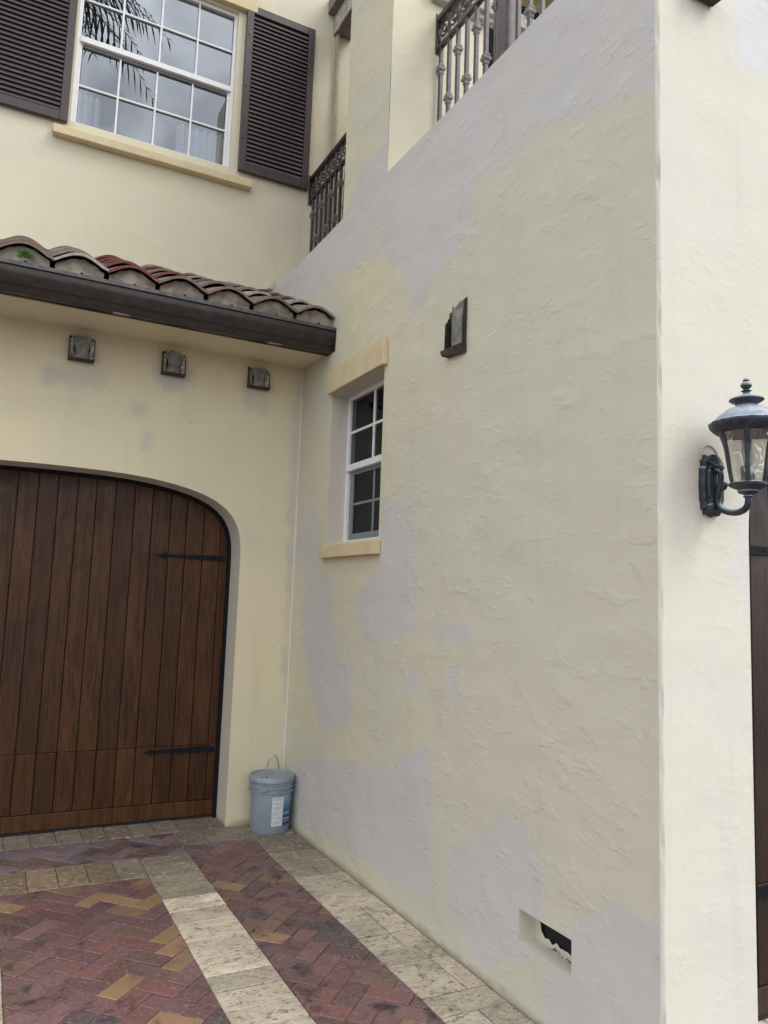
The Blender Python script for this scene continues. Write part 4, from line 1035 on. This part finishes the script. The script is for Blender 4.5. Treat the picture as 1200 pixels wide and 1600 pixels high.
def paver(mb, poly, top, tilt=(0, 0), cham=0.003):
    n = len(poly); cx_ = sum(p[0] for p in poly) / n; cy_ = sum(p[1] for p in poly) / n
    inn = inset(poly, cham)
    z = lambda p, dz: top + dz + (p[0] - cx_) * tilt[0] + (p[1] - cy_) * tilt[1]
    vs = [(p[0], p[1], -0.02) for p in poly] + [(p[0], p[1], z(p, -0.0028)) for p in poly] + [(p[0], p[1], z(p, 0)) for p in inn]
    mb.add(vs, [(i, (i + 1) % n, n + (i + 1) % n, n + i) for i in range(n)] + [(n + i, n + (i + 1) % n, 2 * n + (i + 1) % n, 2 * n + i) for i in range(n)] + [tuple(range(2 * n, 3 * n))])
    return cx_, cy_
Rw = Vector((0.88752363, -0.45941805, 0.0351691)); Uw = Vector((-0.08342763, -0.08516366, 0.99286806)); Fw = Vector((0.45314638, 0.88412794, 0.11391292))
def in_view(x_, y_, z_=0.0, mg=0.08):
    v = Vector((x_, y_, z_ - 1.6)); d = v.dot(Fw)
    if d < 0.1: return False
    a, b = v.dot(Rw) / d * 1193.24 / 600, v.dot(Uw) / d * 1193.24 / 800
    return abs(a) < 1 + mg and abs(b) < 1 + mg
pr = random.Random(21)
pal = {'mauve': (0.175, 0.088, 0.088), 'rose': (0.180, 0.072, 0.060), 'brown': (0.150, 0.090, 0.064), 'dark': (0.062, 0.055, 0.060), 'ochre': (0.29, 0.175, 0.080), 'plum': (0.120, 0.058, 0.060), 'violet': (0.20, 0.145, 0.160), 'slate': (0.13, 0.115, 0.125)}
def bcol(cy_):
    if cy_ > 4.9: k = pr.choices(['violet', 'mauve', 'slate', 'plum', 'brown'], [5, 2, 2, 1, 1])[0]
    else: k = pr.choices(['mauve', 'rose', 'plum', 'brown', 'dark', 'ochre'], [34, 18, 16, 13, 8, 11])[0]
    v = pr.uniform(0.72, 1.25); c = pal[k]; return (c[0] * v, c[1] * v, c[2] * v, 1)
rest = {k: MB() for k in ('mauve',)}; restm = MB(); nb = 0
G = 0.0016; U_ = 0.0985
regions = [(0.188, 0.948, -2.5, 4.598), (-3.1, 0.188, 3.752, 4.598), (-3.1, -0.122, -2.5, 3.752), (1.244, 1.698, -2.5, 5.078), (-3.1, 1.238, 4.934, 5.358)]
c45 = math.sqrt(0.5)
OFF = (0.03, 0.045)
full = {}
for i in range(-76, 82):
    for j in range(-76, 82):
        k = (i - j) % 4
        if k == 0: q = [(i, j), (i + 2, j), (i + 2, j + 1), (i, j + 1)]
        elif k == 3: q = [(i, j), (i + 1, j), (i + 1, j + 2), (i, j + 2)]
        else: continue
        cxx = sum(p[0] for p in q) / 4 * U_; cyy = sum(p[1] for p in q) / 4 * U_
        wx, wy = (cxx - cyy) * c45 + OFF[0], (cxx + cyy) * c45 + 2.0 + OFF[1]
        if not (-3.3 < wx < 1.9 and -2.7 < wy < 5.5): continue
        q = inset([((p[0] * U_ - p[1] * U_) * c45 + OFF[0], (p[0] * U_ + p[1] * U_) * c45 + 2.0 + OFF[1]) for p in q], G)
        for (a, b, c, d) in regions:
            pc = clip(q, a + 0.002, b - 0.002, c + 0.002, d - 0.002)
            # drop doubled corners left by clipping
            pc = [p for n_, p in enumerate(pc) if math.hypot(p[0] - pc[n_ - 1][0], p[1] - pc[n_ - 1][1]) > 0.002]
            if len(pc) < 3 or area(pc) < 0.0007: continue
            top = pr.uniform(-0.003, 0.002); tl = (pr.uniform(-.022, .022), pr.uniform(-.022, .022))
            mx, my = sum(p[0] for p in pc) / len(pc), sum(p[1] for p in pc) / len(pc)
            if in_view(mx, my) and nb < 300:
                m = MB(); paver(m, pc, top, tl); o = m.build('brick', M['brick'], drive, recalc=False, origin=(mx, my, 0)); o.color = bcol(my); nb += 1
            else: paver(restm, pc, top, tl)
rb = restm.build('brick_paving', M['brick'], drive, recalc=False); rb['kind'] = 'stuff'; rb.color = (0.18, 0.088, 0.09, 1)
print('bricks', nb)
tav = MB()
def slab(x0, x1, y0, y1, shade=None):
    g_ = 0.0026; p = [(x0 + g_, y0 + g_), (x1 - g_, y0 + g_), (x1 - g_, y1 - g_), (x0 + g_, y1 - g_)]
    p = [(a + pr.uniform(-.0012, .0012), b + pr.uniform(-.0012, .0012)) for a, b in p]
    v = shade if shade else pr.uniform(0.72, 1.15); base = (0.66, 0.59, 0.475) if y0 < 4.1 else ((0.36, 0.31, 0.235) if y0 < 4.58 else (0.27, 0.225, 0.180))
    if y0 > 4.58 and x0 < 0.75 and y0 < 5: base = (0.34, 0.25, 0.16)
    mx, my = (x0 + x1) / 2, (y0 + y1) / 2; top = pr.uniform(-0.001, 0.0025); tl = (pr.uniform(-.006, .006), pr.uniform(-.006, .006))
    if in_view(mx, my, 0, 0.15):
        m = MB(); paver(m, p, top, tl, 0.0035); o = m.build('stone_tile', M['trav'], drive, recalc=False, origin=(mx, my, 0)); o.color = (base[0] * v, base[1] * v, base[2] * v, 1)
    else: paver(tav, p, top, tl, 0.0035)
ys = [4.914, 4.74, 4.57, 4.40, 4.235, 4.06, 3.90, 3.70, 3.506, 3.342, 3.202, 3.05]
while ys[-1] > -2.4: ys.append(ys[-1] - pr.choice([0.15, 0.15, 0.2]))
for i in range(len(ys) - 1):
    slab(0.948, 1.244, ys[i + 1], ys[i], 1.45 if i == 4 else (1.2 if i in (8,) else None))
y = 5.078
while y > -2.4:
    d = pr.choice([0.15, 0.15, 0.15, 0.20, 0.3]); 
    xsp = pr.choice([None, None, 1.80, 1.87, 1.92])
    if xsp: slab(1.698, xsp, y - d, y); slab(xsp, 2.016, y - d, y)
    else: slab(1.698, 2.016, y - d, y)
    y -= d
x_ = 0.948
while x_ > -3.0: d = pr.choice([0.155, 0.155, 0.08, 0.155]); slab(x_ - d, x_, 4.598, 4.934); x_ -= d
x_ = 1.60
while x_ > -1.0: d = 0.153; slab(x_ - d, x_, 5.358, 5.70); x_ -= d
x_ = 2.016
while x_ > 1.25: d = min(0.2, x_ - 1.24) if x_ - 0.2 > 1.3 else x_ - 1.238; slab(x_ - d, x_, 5.078, 5.215); x_ -= d
x_ = 2.016
while x_ > 1.25: d = 0.259; slab(x_ - d, x_, 5.215, 5.358); x_ -= d
y = 3.752
while y > -2.4: d = 0.15; slab(-0.122, 0.188, y - d, y); y -= d
for k in range(24): slab(2.47 + 0.2 * k, 2.47 + 0.2 * (k + 1), YF + 0.0, 2.20)
for k in range(34): slab(2.02 + 0.2 * k, 2.02 + 0.2 * (k + 1), YF - 0.32, YF - 0.002)
st_ = tav.build('stone_paving', M['trav'], drive, recalc=False); st_['kind'] = 'stuff'; st_.color = (0.40, 0.33, 0.235, 1)

# ------------------------------------------------------------ palm behind the camera, seen in the window's reflection
pt = thing('palm_tree', 'tall green palm whose drooping fronds show as a reflection in the upstairs window', 'palm tree', (-1.6, -3.0, 0))
CX, CY, CZ = 0.15, -1.6, 12.6
m = MB(); m.tube(bez([(-1.6, -3.0, -0.02), (-1.6, -3.0, 5), (-0.6, -2.6, 9), (CX, CY, CZ)], 20), [0.20 - 0.004 * k for k in range(21)], 12); m.build('trunk', M['trunk'], pt, smooth=60)
pf = random.Random(8)
for k in range(22):
    az = k * 2.399 + pf.uniform(-.2, .2); el = pf.uniform(-0.35, 0.9); L = pf.uniform(1.7, 2.3)
    d = Vector((math.cos(az), math.sin(az), 0)); P = []
    for i in range(15):
        t = i / 14; P.append(Vector((CX, CY, CZ)) + d * (L * t * math.cos(el * (1 - t * .5))) + Vector((0, 0, L * t * math.sin(el) - 1.35 * t * t * L * 0.55)))
    m = MB(); m.tube(P, [0.018 * (1 - 0.8 * i / 14) for i in range(15)], 5)
    for i in range(2, 15):
        for s_ in (-1, 1):
            for h in (0,):
                if i == 14 and h: continue
                a = P[i].lerp(P[min(i + 1, 14)], h); tdir = (P[min(i, 13) + 1] - P[min(i, 13)]).normalized(); sdv = tdir.cross(Vector((0, 0, 1))).normalized() * s_
                l = 0.62 * math.sin(math.pi * (0.12 + 0.80 * i / 14)) + 0.1
                e = a + (sdv * 0.75 + tdir * 0.65 + Vector((0, 0, -0.45 - pf.uniform(0, .3)))).normalized() * l; w = tdir * 0.026
                mid = a.lerp(e, 0.5) + Vector((0, 0, 0.04))
                m.add([a - w * .5, mid - w, e, mid + w, a + w * .5], [(0, 1, 3, 4), (1, 2, 3)])
    m.build('frond', M['palm'], pt, recalc=False)
